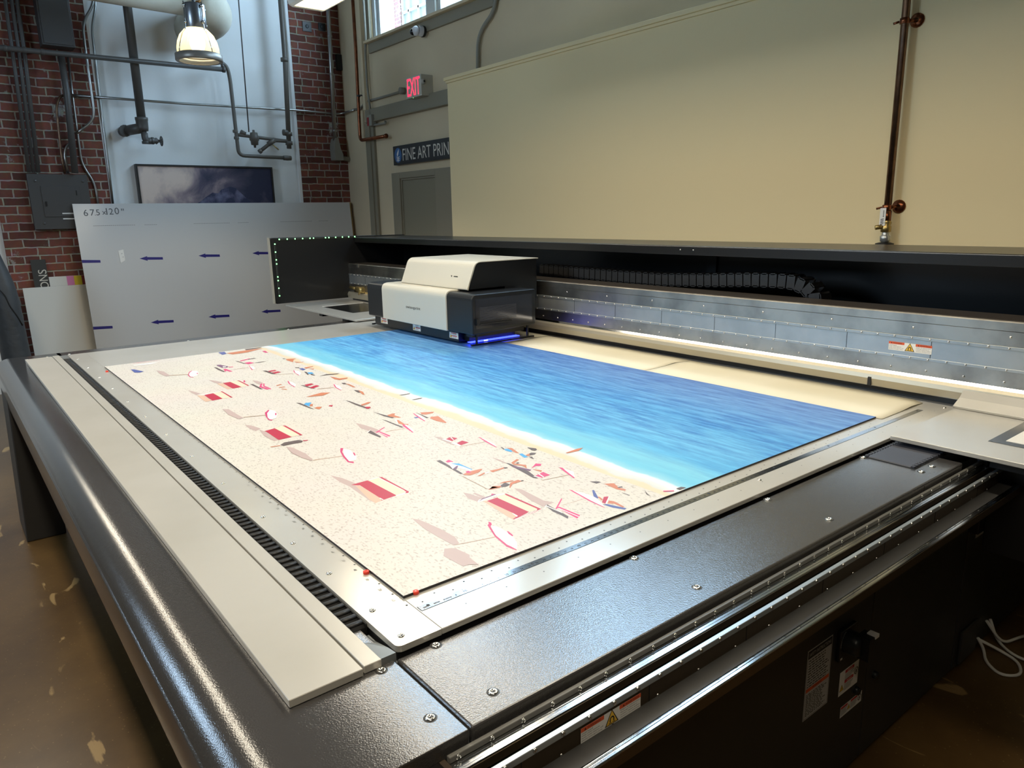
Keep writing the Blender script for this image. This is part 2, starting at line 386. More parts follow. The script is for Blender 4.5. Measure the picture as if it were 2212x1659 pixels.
# white corner bead beside the left brick pier
b = MB().use('white_wall'); b.box(1.575, 1.60, 8.662, YL, 0, ZC); struct(b.build('trim_5'))
b = MB().use('white_wall'); b.box(3.63, 3.662, 8.664, YL, 0, ZC); struct(b.build('trim_6'))

def window(nm, y0, y1, z0, z1, mulls):
    f = MB().use('winframe')
    x0, x1 = XB+.02, XB+.16
    f.box(x0, x1, y0, y0+.06, z0, z1); f.box(x0, x1, y1-.06, y1, z0, z1)
    f.box(x0, x1, y0+.06, y1-.06, z0, z0+.03); f.box(x0, x1, y0+.06, y1-.06, z1-.05, z1)
    r = struct(f.build(nm, bevel=.004))
    edges = [y0+.06]
    for c in mulls:
        m = MB().use('winframe'); m.box(x0, x1, c-.08, c+.08, z0+.03, z1-.05); m.build('mullion', r, bevel=.004); edges += [c-.08, c+.08]
    edges.append(y1-.06)
    for i in range(0, len(edges), 2):
        a, c = edges[i], edges[i+1]
        s = MB().use('winframe'); w = .055
        xs0, xs1 = XB+.05, XB+.12
        s.box(xs0, xs1, a, a+w, z0+.03, z1-.05); s.box(xs0, xs1, c-w, c, z0+.03, z1-.05)
        s.box(xs0, xs1, a+w, c-w, z0+.03, z0+.055); s.box(xs0, xs1, a+w, c-w, z1-.05-w, z1-.05)
        sa = s.build('sash', r, bevel=.003)
        g = MB().use('glass'); g.box(XB+.085, XB+.089, a+w, c-w, z0+.055, z1-.05-w); g.build('pane', sa)
    return r
w1 = window('window_1', W0, W1, ZW0, ZW1, [6.66])
s = MB().use('taupe'); s.box(4.25, XB, 5.57, 7.90, 3.445, 3.545); s.build('apron', w1, bevel=.003)
s = MB().use('plaster'); s.box(4.20, XB+.02, 5.55, 7.925, 3.545, 3.572); s.build('window_sill', w1, bevel=.004)
s = MB().use('taupe'); s.box(4.255, XB, 7.862, 7.925, 3.575, 5.02); s.box(4.255, XB, 5.53, 5.598, 3.575, 5.02); s.build('casing', w1, bevel=.003)
window('window_2', V0, V1, ZV0, ZW1, [3.75])

# door under the sign
d = MB().use('taupe'); d.box(4.235, XB, 7.335, 7.51, 0, 2.125); d.box(4.235, XB, 6.05, 6.61, 0, 2.125); d.box(4.235, XB, 6.61, 7.335, 2.06, 2.125)
d.box(4.252, XB, 7.318, 7.336, 0, 2.06); d.box(4.252, XB, 6.609, 6.63, 0, 2.06); d.box(4.252, XB, 6.63, 7.318, 2.04, 2.06)
dr = struct(d.build('door_1', bevel=.004))
d = MB().use('taupe2'); d.box(4.262, XB, 6.632, 7.316, 0.01, 2.038); d.build('door_leaf', dr, bevel=.003)

# street outside the window
b = MB().use('tarp'); b.box(4.7, 14, -6, 16, -0.2, 0); struct(b.build('ground_outside'))
b = thing('building', (9.0, 14, 0), 'sunlit pale building seen through the high window', 'building')
m = MB().use('brick_out'); m.box(8.97, 9.4, 15.1, 15.68, 0, 6.9); m.build('brick_wall', b)
m = MB().use('facade'); m.box(9.0, 9.4, 11.0, 15.1, 0, 6.9); m.box(9.0, 9.4, 15.68, 17.5, 0, 6.9); m.build('pale_wall', b)
m = MB().use('greyconduit')
for y in (13.9, 14.32, 14.72, 14.98): m.box(8.95, 9.0, y, y+.05, 0, 6.9)
for z in (4.6, 5.3, 5.95): m.box(8.95, 9.0, 13.9, 15.0, z, z+.05)
m.build('window_bars', b)

# ------------------------------------------------------------------ the flatbed printer
P = thing('flatbed_printer', (1.5, 2.8, 0), 'huge dark grey flatbed printer with pale aluminium table carrying a beach print', 'printer')
T, RZ = 0.93, 0.915
# base: dark inner frame, leg, cabinet
m = MB().use('black'); m.box(.62, 2.9, .90, 4.72, .05, .86); m.box(.50, 2.75, .84, .90, .60, .875); m.box(.40, 2.5, 4.70, 4.84, .60, .875); m.box(.36, .62, .95, 4.6, .74, .90)
m.build('base_frame', P)
m = MB().use('darkpaint'); m.extr([(.178, 0), (.36, 0), (.36, .88), (.205, .88)], 'y', 4.42, 4.79); m.build('leg', P, bevel=.006)
for a in ((.72, 1.0, 1.1, 1.5), (2.3, 2.7, 1.1, 1.5), (.72, 1.0, 4.2, 4.6), (2.3, 2.7, 4.2, 4.6)): MB().use('black').box(*a, 0, .05).build('foot', P)
YC = .853
CX = [(.46, 1.982), (1.986, 2.652)]
for k, (x0, x1) in enumerate(CX):
    m = MB().use('cabinet'); m.box(x0, x1, YC, YC+.03, .02, .605)
    if k == 1:                                   # punched vent field, slanting holes
        m.use('black')
        for i in range(14):
            for j in range(26):
                x = 2.275+i*.0175+(j % 2)*.0087; z = .10+j*.0118
                m.poly([(x, YC-.0006, z), (x+.007, YC-.0006, z), (x+.007, YC-.0006, z+.004), (x, YC-.0006, z+.004)])
    c = m.build('cabinet_door', P, bevel=.003)
    lk = MB().use('blackplastic'); lx, lz = ((1.923, .28), (2.035, .281))[k]
    lk.lathe((lx, YC, lz), [(.0, -.012), (.011, -.012), (.0125, -.004), (.0125, 0)], 16, 'y'); lk.build('door_lock', c)
    if k == 0: door0 = c
m = MB().use('cabinet'); m.box(2.656, 2.846, YC-.002, YC+.03, .02, .62); pil = m.build('cabinet_panel', P, bevel=.003)
m = MB().use('labelgrey'); m.box(2.718, 2.822, YC-.0032, YC-.0022, .515, .572); m.build('rating_plate', pil)
m = MB().use('cabinet'); m.box(2.852, 3.60, YC+.004, 3.0, .02, .70); m.build('cabinet_panel', P, bevel=.003)
m = MB().use('cabinet'); m.box(2.69, 2.842, YC-.012, YC-.003, .03, .16); m.build('access_cover', P, bevel=.003)
# main switch
m = MB().use('blackplastic'); m.box(1.782, 1.868, YC-.012, YC, .435, .53); sw = m.build('main_switch', door0, bevel=.003)
# stickers on the door: depth is thing > part > sub-part, so each sticker is one mesh
rnd = random.Random(3)
X = (1, 0, 0); Z = (0, 0, 1)
def warn_tri(m, x, y, z, w, up=Z, right=X, kind='bolt', nrm=(0, -1, 0)):
    r = Vector(right); u = Vector(up); n = Vector(nrm); o = Vector((x, y, z))
    h = w*.88
    m.use('ink').poly([o, o+r*w, o+r*(w/2)+u*h])
    k = .10; a = o+n*.0002+r*(w*k)+u*(h*.06)
    m.use('yellow').poly([a, a+r*(w*(1-2*k)), a+r*(w*(.5-k))+u*(h*.84)])
    m.use('ink'); c = o+n*.0004+r*(w/2)
    if kind == 'bolt':
        q = [(.02, .62), (-.09, .34), (.0, .34), (-.05, .12), (.10, .42), (.01, .42), (.07, .62)]
        m.poly([c+r*(a_*w)+u*(b_*h) for a_, b_ in q])
    elif kind == 'magnet':
        n_ = 9; ro, ri = .17*w, .09*w; cc = c+u*(.36*h)
        A = [cc+r*(ro*math.cos(math.pi*i/n_))+u*(ro*math.sin(math.pi*i/n_)) for i in range(n_+1)]
        B = [cc+r*(ri*math.cos(math.pi*i/n_))+u*(ri*math.sin(math.pi*i/n_)) for i in range(n_+1)]
        for i in range(n_): m.poly([A[i], A[i+1], B[i+1], B[i]])
        for sgn in (-1, 1):
            m.poly([cc+r*(sgn*ri), cc+r*(sgn*ro), cc+r*(sgn*ro)-u*(.17*h), cc+r*(sgn*ri)-u*(.17*h)])
            m.poly([cc+r*(sgn*.13*w-.10*w)-u*(.25*h), cc+r*(sgn*.13*w+.10*w)-u*(.25*h), cc+r*(sgn*.13*w+.10*w)-u*(.20*h), cc+r*(sgn*.13*w-.10*w)-u*(.20*h)])
    else:
        m.poly([c-r*(.03*w)+u*(.3*h), c+r*(.03*w)+u*(.3*h), c+r*(.05*w)+u*(.65*h), c-r*(.05*w)+u*(.65*h)])
        m.poly([c-r*(.03*w)+u*(.16*h), c+r*(.03*w)+u*(.16*h), c+r*(.03*w)+u*(.23*h), c-r*(.03*w)+u*(.23*h)])
def ring(m, c, ro, ri, right=X, up=Z, n=20):
    r = Vector(right); u = Vector(up); c = Vector(c)
    for i in range(n):
        a, b_ = 2*math.pi*i/n, 2*math.pi*(i+1)/n
        m.poly([c+r*(ro*math.cos(a))+u*(ro*math.sin(a)), c+r*(ro*math.cos(b_))+u*(ro*math.sin(b_)), c+r*(ri*math.cos(b_))+u*(ri*math.sin(b_)), c+r*(ri*math.cos(a))+u*(ri*math.sin(a))])
def no_touch(m, x, y, z, r):
    m.use('ink'); ring(m, (x, y, z), r, r*.8)
    c = Vector((x, y-.0001, z)); a = Vector((.7, 0, .7)); q = Vector((.7, 0, -.7))
    m.poly([c-a*r*.9-q*.09*r, c+a*r*.9-q*.09*r, c+a*r*.9+q*.09*r, c-a*r*.9+q*.09*r])
    m.poly([c+Vector((dx*r, 0, dz*r)) for dx, dz in ((-.2, -.5), (.15, -.5), (.3, 0), (.25, .4), (.1, .1), (.05, .5), (-.05, .1), (-.15, .45), (-.25, 0))])
y = YC-.0008
m = MB().use('labelgrey'); m.poly([(1.631, y, .318), (1.757, y, .318), (1.757, y, .529), (1.631, y, .529)])
y2 = y-.0003
m.use('ink'); m.poly([(1.634, y2, .503), (1.754, y2, .503), (1.754, y2, .526), (1.634, y2, .526)])
for (a, b_, c, d) in ((1.634, 1.6352, .321, .503), (1.7528, 1.754, .321, .503), (1.634, 1.754, .321, .3222)): m.poly([(a, y2, c), (b_, y2, c), (b_, y2, d), (a, y2, d)])
m.use('labelgrey').text('SAFETY INSTRUCTIONS', (1.639, y2-.0003, .509), X, Z, .0105, .110)
m.use('ink'); m.bars((1.640, y2, .494), X, Z, .106, 11, .0078, .0032, rnd)
m.use('orange'); m.poly([(1.636, y2, .402), (1.752, y2, .402), (1.752, y2, .413), (1.636, y2, .413)])
m.use('ink').text('WARNING', (1.668, y2-.0003, .4045), X, Z, .0058, .045)
m.bars((1.640, y2, .392), X, Z, .106, 13, .0053, .0026, rnd)
m.build('safety_sticker', door0)
m = MB().use('label'); m.poly([(1.818, y, .305), (1.926, y, .305), (1.926, y, .382), (1.818, y, .382)])
for k in (0, 1):
    z0 = .368-k*.032
    m.use('redink'); m.poly([(1.848, y2, z0), (1.898, y2, z0), (1.898, y2, z0+.010), (1.848, y2, z0+.010)])
    m.use('label').text('DANGER' if k == 0 else 'PELIGRO', (1.860, y2-.0003, z0+.0025), X, Z, .005, .028)
    m.use('ink'); m.bars((1.849, y2, z0-.005), X, Z, .05, 5, .0042, .0018, rnd)
warn_tri(m, 1.822, y2, .318, .024); no_touch(m, 1.913, y2, .350, .0115)
m.build('danger_sticker', door0)
m = MB().use('label'); m.poly([(1.840, y, .225), (1.964, y, .225), (1.964, y, .261), (1.840, y, .261)])
for x0 in (1.842, 1.898):
    m.use('redink'); m.poly([(x0, y2, .252), (x0+.038, y2, .252), (x0+.038, y2, .259), (x0, y2, .259)])
    m.use('ink'); m.bars((x0, y2, .248), X, Z, .038, 5, .004, .0017, rnd)
warn_tri(m, 1.878, y2, .235, .019); no_touch(m, 1.951, y2, .244, .0105)
m.build('danger_sticker', door0)
# switch handle pieces
m = MB().use('blackplastic'); m.lathe((1.825, YC-.012, .485), [(0, -.04), (.026, -.04), (.032, -.03), (.034, 0)], 20, 'y')
m.box(1.818, 1.862, YC-.072, YC-.035, .452, .518)
m.use('label'); m.box(1.845, 1.866, YC-.074, YC-.05, .512, .522); m.box(1.8622, 1.8645, YC-.070, YC-.036, .455, .512)
m.poly([(1.8655, YC-.062, .462), (1.8655, YC-.048, .462), (1.8655, YC-.048, .498), (1.8655, YC-.062, .498)])
m.use('label'); m.poly([(1.786, YC-.0125, .441), (1.797, YC-.0125, .441), (1.797, YC-.0125, .447), (1.786, YC-.0125, .447)])
for k in range(9):
    a = math.radians(120+k*8); m.poly([(1.825+.042*math.cos(a+d), YC-.0125, .487+.042*math.sin(a+d)) for d in (0, .09)]+[(1.825+.040*math.cos(a+d), YC-.0125, .487+.040*math.sin(a+d)) for d in (.09, 0)])
m.build('switch_handle', door0)

# rims: bullnosed left rim, flat front and far rims
prof = [(.205, .735), (.196, .865)] + [(.266+.069*math.cos(a), .846+.069*math.sin(a)) for a in [math.radians(170-8*k) for k in range(1, 11)]] + [(.515, RZ), (.515, .886), (.27, .886), (.235, .86), (.222, .735)]
m = MB().use('powder'); m.extr(prof, 'y', .772, 4.91)
for f in range(len(m.sm)): m.sm[f] = len(m.f[f]) == 4
left_rim = m.build('rim_cover', P, bevel=.006)
rx = (.519, 2.285)
m = MB().use('powder'); m.box(rx[0], rx[1], .772, .995, .886, RZ); front_rim = m.build('rim_cover', P, bevel=.005, seg=3)
m = MB().use('ink').box(2.0300, 2.0308, .7714, .774, .888, .908); m.build('rim_seam', front_rim)
m = MB().use('powder'); m.box(.49, 2.55, 4.705, 4.91, .80, RZ); far_rim = m.build('rim_cover', P, bevel=.006)
def screw(par, x, y, z, r=.0075, dimple=True, nm='screw'):
    m = MB()
    if dimple: m.use('darkpaint').lathe((x, y, z), [(r*1.45, .0002), (r*1.2, .0006), (0, .0006)], 18)
    m.use('chrome').lathe((x, y, z), [(r*1.12, .0006), (r, .0024), (r*.55, .003), (r*.5, .0016), (0, .0014)], 18)
    m.use('ink').poly([(x-r*.45, y-r*.12, z+.0018), (x+r*.45, y-r*.12, z+.0018), (x+r*.45, y+r*.12, z+.0018), (x-r*.45, y+r*.12, z+.0018)])
    return m.build(nm, par)
for x, yy in ((.484, .830), (.484, .988-.006)): screw(left_rim, x, yy, RZ)
for x, yy in ((.440, 4.80), (.34, 4.80)): screw(left_rim, x, yy, RZ, .006)
for x in (.593, 1.104, 1.613, 2.117, 2.186):
    for yy in (.818, .985): screw(front_rim, x, yy, RZ)
for x in (.55, 1.2, 1.85): screw(far_rim, x, 4.81, RZ, .006)

# black slatted bellows let into the front rim
m = MB().use('black'); m.box(2.124, 2.336, .838, .988, RZ-.002, RZ+.0015)
m.use('louvre')
for k in range(12):
    x0 = 2.127+k*.0173; m.extr([(x0, RZ+.0015), (x0+.0165, RZ+.0015), (x0+.0135, RZ+.007), (x0+.002, RZ+.004)], 'y', .852, .974)
    for yy in (.842, .976): m.box(x0+.001, x0+.012, yy, yy+.009, RZ+.0015, RZ+.006)
m.build('bellows', P)

# aluminium covers, chain slot, table plates
m = MB().use('alu2'); m.box(.328, .4535, .986, 4.705, RZ+.001, T); m.build('cover_plate', P, bevel=.001, seg=1)
m = MB().use('alu2'); m.box(.4575, .4895, .990, 4.72, RZ+.001, T); m.build('cover_plate', P, bevel=.001, seg=1)
m = MB().use('zinc'); m.prism([(.4895, .992, .905), (.522, .992, .905), (.522, 1.10, .905), (.4895, 1.10, .905)], (0, 0, .004))
m.add([(.490, .994, .928), (.519, .994, .928), (.519, 1.02, .924), (.490, 1.095, .912), (.490, .994, .905), (.519, .994, .905), (.519, 1.09, .908)], [(0, 1, 2, 3), (2, 6, 3), (0, 4, 5, 1), (1, 5, 6, 2), (0, 3, 4)])
m.build('slot_end_piece', P)
m = MB().use('rubber')
yk = 1.112; k = 0
m.box(.4905, .4925, 1.11, 4.58, .895, .926); m.box(.5225, .5245, 1.11, 4.58, .895, .926); m.box(.492, .523, 1.11, 4.60, .885, .897)
while yk < 4.56:
    d = .0255
    m.extr([(yk, .899), (yk+.003, .899), (yk+.016, .918), (yk+.019, .9265), (yk+.012, .9265), (yk+.004, .916)], 'x', .4925, .5225)
    m.tube([(.4925, yk+.012, .923), (.5225, yk+.012, .923)], .0042, 6)
    yk += d
m.build('cable_chain', P)
m = MB().use('zinc'); m.box(.4905, .5245, 4.585, 4.71, .90, .928); m.build('slot_end_piece', P)

def round_poly(x0, x1, y0, y1, r):
    return [(x0+r-r*math.cos(a), y0+r-r*math.sin(a)) for a in [math.radians(9*k) for k in range(11)]] + [(x1, y0), (x1, y1), (x0, y1)]
m = MB().use('alu'); m.extr(round_poly(.5265, .6165, 1.002, 4.70, .012), 'z', T-.012, T); 
m.use('ink')
for k in range(64):
    yk = 1.113+.0543*k
    m.poly([(.610+.0024*math.cos(t), yk+.0024*math.sin(t), T+.0003) for t in [2*math.pi*i/8 for i in range(8)]])
    for j in range(10):
        L = .005 if j == 5 else .003; y = yk+.00543*j
        if k < 30: m.poly([(.6155, y, T+.0003), (.6155-L, y, T+.0003), (.6155-L, y+.0005, T+.0003), (.6155, y+.0005, T+.0003)])
m.use('pencil')
for k in range(16): m.text(str(10*(k+1)), (.5965, 1.149+.0543*k, T+.0004), (0, -1, 0), (1, 0, 0), .0065)
margin = m.build('margin_plate', P, bevel=.0012, seg=1)
m = MB().use('alu'); m.box(.6178, 2.93, 1.002, 4.70, T-.012, T); m.use('ink')
def hole(x, yy, r=.0021): m.poly([(x+r*math.cos(t), yy+r*math.sin(t), T+.0003) for t in [2*math.pi*i/8 for i in range(8)]])
for k in range(52): hole(.640+k*.0345*1.02, 1.118 if k % 2 else 1.1045); 
for k in range(22): hole(.70+k*.098, 1.045, .0017)
bed = m.build('print_bed', P, bevel=.0012, seg=1)
m = MB().use('black'); m.box(.5275, 2.86, 1.006, 4.69, .878, T-.012); m.build('table_core', P)
for x, yy in ((.551, 1.139), (.550, 1.030), (.551, 1.328), (.550, 1.517), (.551, 1.711)): screw(margin, x, yy, T-.0004, .0055, False)
for k in range(9): screw(margin, .551, 2.02+.31*k, T-.0004, .005, False)
for x, yy in ((2.829, 1.04), (1.685, 1.058)): screw(bed, x, yy, T-.0004, .0055, False)
# steel ruler
m = MB().use('black'); m.box(.6208, 2.7392, 1.0757, 1.0951, T, T+.0003); m.use('ruler'); m.box(.622, 2.738, 1.0767, 1.0945, T, T+.0007); m.use('ink')
zr = T+.0009
for k in range(8, 205):
    x = .622+k*.0102; L = .006 if k % 5 else .009
    if k % 5 == 0: m.poly([(x, 1.0945-L*.35, zr), (x+.0006, 1.0945-L*.35, zr), (x+.0006, 1.0943, zr), (x, 1.0943, zr)])
    if k < 120 and k % 2 == 0: m.text(str(k), (x-.002, 1.081, zr), X, (0, 1, 0), .0048 if k % 10 else .0066)
m.use('pencil').bars((.629, 1.0815, zr), X, (0, 1, 0), .016, 1, .005, .004, random.Random(5)); m.bars((.652, 1.0815, zr), X, (0, 1, 0), .015, 1, .005, .004, random.Random(6)); m.bars((.674, 1.0815, zr), X, (0, 1, 0), .024, 1, .005, .004, random.Random(8)); m.use('ink')
for x in (.641, .9, 1.2, 1.5, 1.8, 2.1, 2.4, 2.715):
    m.use('ink').lathe((x, 1.0865, zr), [(.0035, 0), (.002, .0003), (0, .0002)], 10)
m.build('steel_ruler', P)
for x, yy in ((.646, 1.1395), (.6105, 1.278), (.605, 4.003)):
    m = MB().use('redplastic'); m.lathe((x, yy, T), [(.0062, 0), (.0066, .001), (.0066, .0052), (.005, .0065), (.0022, .0065), (.0018, .004), (0, .004)], 20); m.build('register_pin', P)

# front side: strips and rails of the gantry drive, all along X
x0, x1 = .47, 2.44
def strip(nm, key, prof, a=x0, b_=x1, bev=0):
    m = MB().use(key); m.extr(prof, 'x', a, b_); return m.build(nm, P, bevel=bev, seg=1)
st = strip('screw_strip', 'stripgrey', [(.758, .8885), (.766, .8885), (.766, .8985), (.758, .8985)], bev=.0008)
strip('guide_rail', 'polish', [(.7365, .872), (.80, .872), (.80, .888), (.753, .888), (.7525, .8868), (.7495, .8868), (.749, .888), (.7445, .888), (.744, .8868), (.742, .8868), (.7415, .888), (.738, .888), (.7365, .8868)])
strip('rail_lip', 'brownrail', [(.7355, .871), (.7365, .871), (.7365, .886), (.7355, .886)])
strip('rail_body', 'darkpaint', [(.713, .80), (.82, .70), (.85, .70), (.85, .871), (.775, .871), (.775, .86), (.713, .86)])
strip('magnet_strip', 'zinc', [(.710, .8725), (.72, .8725), (.72, .8842), (.710, .8842)], bev=.0008)
m = MB().use('brownrail'); m.extr([(.712, .839), (.72, .839), (.72, .8727), (.712, .8727)], 'x', x0, x1); m.use('ink')
for k in range(7):
    x = .5626+k*.2795; m.box(x, x+.0011, .7113, .7125, .840, .8725)
mc = m.build('magnet_cover', P)
strip('rail_ledge', 'darkpaint', [(.6755, .8398), (.72, .8398), (.72, .815), (.6755, .815)])
strip('lower_rail', 'polish', [(.6615, .826), (.68, .826), (.68, .8390), (.6755, .8390), (.675, .8375), (.6735, .8375), (.673, .8390), (.670, .8390), (.6695, .8378), (.668, .8378), (.6675, .8390), (.6632, .8390), (.6615, .8375)])
strip('lower_rail_skirt', 'brownrail', [(.6608, .8145), (.70, .80), (.82, .70), (.84, .70), (.84, .826), (.662, .826), (.662, .836), (.6608, .836)])
for k in range(33):
    x = .485+.06*k
    if x < x1: MB().use('chrome').lathe((x, .758, .8935), [(.0042, 0), (.004, -.0015), (.0026, -.0015), (.0024, -.0006), (0, -.0006)], 12, 'y').build('bolt', st)
for k in range(35):
    x = .4755+.0558*k
    if x < x1: MB().use('chrome').lathe((x, .710, .8805), [(.0042, 0), (.004, -.003), (.002, -.0035), (0, -.0035)], 12, 'y').build('bolt', mc)
for k in range(17):
    MB().use('chrome').lathe((.53+.1116*k, .712, .8415), [(.0026, 0), (.0022, -.0018), (0, -.002)], 8, 'y').build('rivet', mc)
# magnet warning sticker on the front rail
def magnet_sticker(par, o, r, u, n, W_, H_):
    r, u, n, o = map(Vector, (r, u, n, o))
    m = MB().use('label'); m.poly([o, o+r*W_, o+r*W_+u*H_, o+u*H_])
    e = n*.0003
    for k, (t, bx, bw) in enumerate((('WARNING', .0, .37), ('ADVERTENCIA', .63, .37))):
        m.use('orange'); q = o+e+r*(bx*W_)+u*(.72*H_); m.poly([q, q+r*(bw*W_), q+r*(bw*W_)+u*(.28*H_), q+u*(.28*H_)])
        m.use('ink').text(t, q+e+r*(.10*W_)+u*(.07*H_), r, u, .14*H_, .21*W_ if k == 0 else .24*W_)
        tr = q+e+r*(.05*W_)+u*(.07*H_); m.poly([tr, tr+r*(.035*W_), tr+r*(.0175*W_)+u*(.14*H_)])
        L = (('Crush hazard', 'Keep metal implants,', 'loose metal objects, cell', 'phones and pagers away.') if k == 0 else
             ('Peligro de aplastamiento', 'Mantenga implantes y', 'metales, objetos sueltos,', 'celulares y buscapersonas.'))
        for i, s_ in enumerate(L): m.text(s_, o+e+r*((bx+.015)*W_)+u*((.56-.155*i)*H_), r, u, .10*H_, min(.34, .0145*len(s_))*W_)
    c = o+e+r*(.385*W_)+u*(.06*H_)
    warn_tri(m, c.x, c.y, c.z, .23*W_, u, r, 'magnet', n)
    return m.build('magnet_sticker', par)
magnet_sticker(mc, (.682, .7110, .8403), X, Z, (0, -1, 0), .138, .0272)

# gantry across the table (runs along Y)
GX = 2.88; G0, G1 = -0.33, 5.95
def gs(nm, key, prof, a=G0, b_=G1, bev=0, par=None):
    m = MB().use(key); m.extr(prof, 'y', a, b_); return m.build(nm, par or P, bevel=bev, seg=1)
gs('gantry_beam', 'steel', [(2.882, .955), (3.06, .955), (3.06, 1.258), (2.884, 1.258), (2.88, 1.254), (2.88, 1.225), (2.8825, 1.224), (2.88, 1.223), (2.88, 1.1725), (2.882, 1.17)])
gs('beam_top', 'beamtop', [(2.889, 1.2582), (3.058, 1.2582), (3.058, 1.2602), (2.891, 1.2602)])
up = gs('bolt_strip', 'zinc', [(2.876, 1.159), (2.884, 1.159), (2.884, 1.1715), (2.876, 1.1715)], bev=.0012)
m = MB().use('zinc'); m.extr([(2.879, 1.094), (2.884, 1.094), (2.884, 1.1592), (2.879, 1.1592)], 'y', G0, G1); m.use('ink')
for k in range(19):
    y = -.1644+.3228*k; m.box(2.8783, 2.8795, y, y+.0016, 1.0945, 1.159)
gm = m.build('magnet_cover', P)
lo = gs('bolt_strip', 'zinc', [(2.876, 1.083), (2.884, 1.083), (2.884, 1.0942), (2.876, 1.0942)], bev=.0012)
lp = gs('lower_plate', 'steel', [(2.877, 1.026), (2.884, 1.026), (2.884, 1.0832), (2.877, 1.0832)])
gs('edge_strip', 'polish', [(2.868, 1.017), (2.884, 1.012), (2.884, 1.027), (2.876, 1.027)])
gs('guard_sheet', 'guard', [(2.868, 1.0165), (2.858, 1.006), (2.853, .99), (2.858, .963), (2.862, .963), (2.857, .99), (2.862, 1.004), (2.884, 1.012)])
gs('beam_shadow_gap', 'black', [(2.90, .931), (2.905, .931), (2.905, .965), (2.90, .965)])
far_up = MB().use('chrome'); far_lo = MB().use('chrome')
for k in range(98):
    y = -.285+.0645*k
    for m0, s_, z in ((far_up, up, 1.1652), (far_lo, lo, 1.0886)):
        near = .80 <= y <= 1.95 and k % 1 == 0
        m = MB().use('chrome') if near else m0
        m.use('chrome').lathe((2.876, y, z), [(.0042, 0), (.004, -.003), (.002, -.0034), (0, -.0034)], 10, 'x')
        if near: m.build('bolt', s_)
tag(far_up.build('bolt', up), kind='stuff'); tag(far_lo.build('bolt', lo), kind='stuff')
for k in range(20):
    y = .878+.1293*k
    m = MB().use('chrome').lathe((2.877, y, 1.046), [(.0042, 0), (.004, -.003), (.002, -.0036), (0, -.0036)], 10, 'x'); m.build('screw', lp)
for k in range(10):
    y = .556+.3215*k
    m = MB().use('chrome').lathe((2.88, y, 1.204), [(.0046, 0), (.004, -.002), (0, -.0024)], 10, 'x'); m.build('beam_screw', P)
m = MB().use('black'); m.box(2.862, 2.868, 3.06, 3.10, .963, .995); m.use('chrome').lathe((2.862, 3.08, .979), [(.009, 0), (.008, -.004), (0, -.006)], 14, 'x'); m.build('sensor', P)
m = MB().use('black'); m.extr([(2.850, .962), (2.858, .962), (2.858, .998), (2.850, .992)], 'y', 1.325, 1.338); m.build('stop_tab', P)
magnet_sticker(gm, (2.8782, 1.282, 1.1095), (0, -1, 0), Z, (-1, 0, 0), .158, .033)
# hood: fascia, top, back, end plates
m = MB().use('blackgloss'); m.extr([(2.95, 1.437), (2.955, 1.437), (2.955, 1.472), (3.44, 1.472), (3.44, .70), (3.46, .70), (3.46, 1.482), (2.954, 1.482), (2.95, 1.478)], 'y', G0, G1)
hood = m.build('gantry_hood', P, bevel=.002)
m = MB().use('black'); m.box(3.06, 3.44, G0, G1, 1.10, 1.12); m.box(3.425, 3.44, 2.5, 2.56, 1.12, 1.47); m.build('hood_floor', P)
for y in (2.32, 2.40):
    m = MB().use('chrome').lathe((2.95, y-.03, 1.462), [(.004, 0), (.003, -.003), (0, -.003)], 10, 'x'); m.build('hood_screw', hood)
def endplate(ya, yb):
    prof = [(2.20, .97), (2.215, .962), (3.46, .962), (3.46, 1.49)] + [(2.225+.025*math.cos(a), 1.475+.025*math.sin(a)) for a in (1.57, 2.0, 2.4, 2.8, 3.14)]
    m = MB().use('black'); m.extr(prof, 'y', ya, yb); return m.build('end_plate', P, bevel=.003)
ep = endplate(5.95, 5.985); endplate(-.365, -.33)
m = MB().use('exitbox'); m.extr([(2.192, .965), (2.2, .965), (2.2, 1.502), (2.192, 1.502)], 'y', 5.949, 5.988); m.build('edge_trim', P)
m = MB().use('ledrail'); m.box(2.272, 2.965, 5.944, 5.95, 1.481, 1.492); m.use('black').box(2.274, 2.963, 5.9425, 5.9445, 1.4835, 1.4895); ls = m.build('led_strip', ep)
for x in (2.278, 2.345, 2.412, 2.478, 2.543, 2.574, 2.682, 2.713, 2.775, 2.838, 2.897, 2.955): MB().use('led').lathe((x, 5.941, 1.4865), [(.0058, .002), (.0045, 0), (0, -.001)], 10, 'y').build('green_light', ep)
m = MB().use('ledrail'); m.box(2.232, 2.243, 5.944, 5.95, 1.022, 1.455); m.use('black').box(2.2345, 2.2405, 5.9425, 5.9445, 1.024, 1.453); m.build('led_strip', ep)
for z in (1.45, 1.386, 1.323, 1.290, 1.184, 1.154, 1.091, 1.028): MB().use('led').lathe((2.2375, 5.941, z), [(.0058, .002), (.0045, 0), (0, -.001)], 10, 'y').build('green_light', ep)
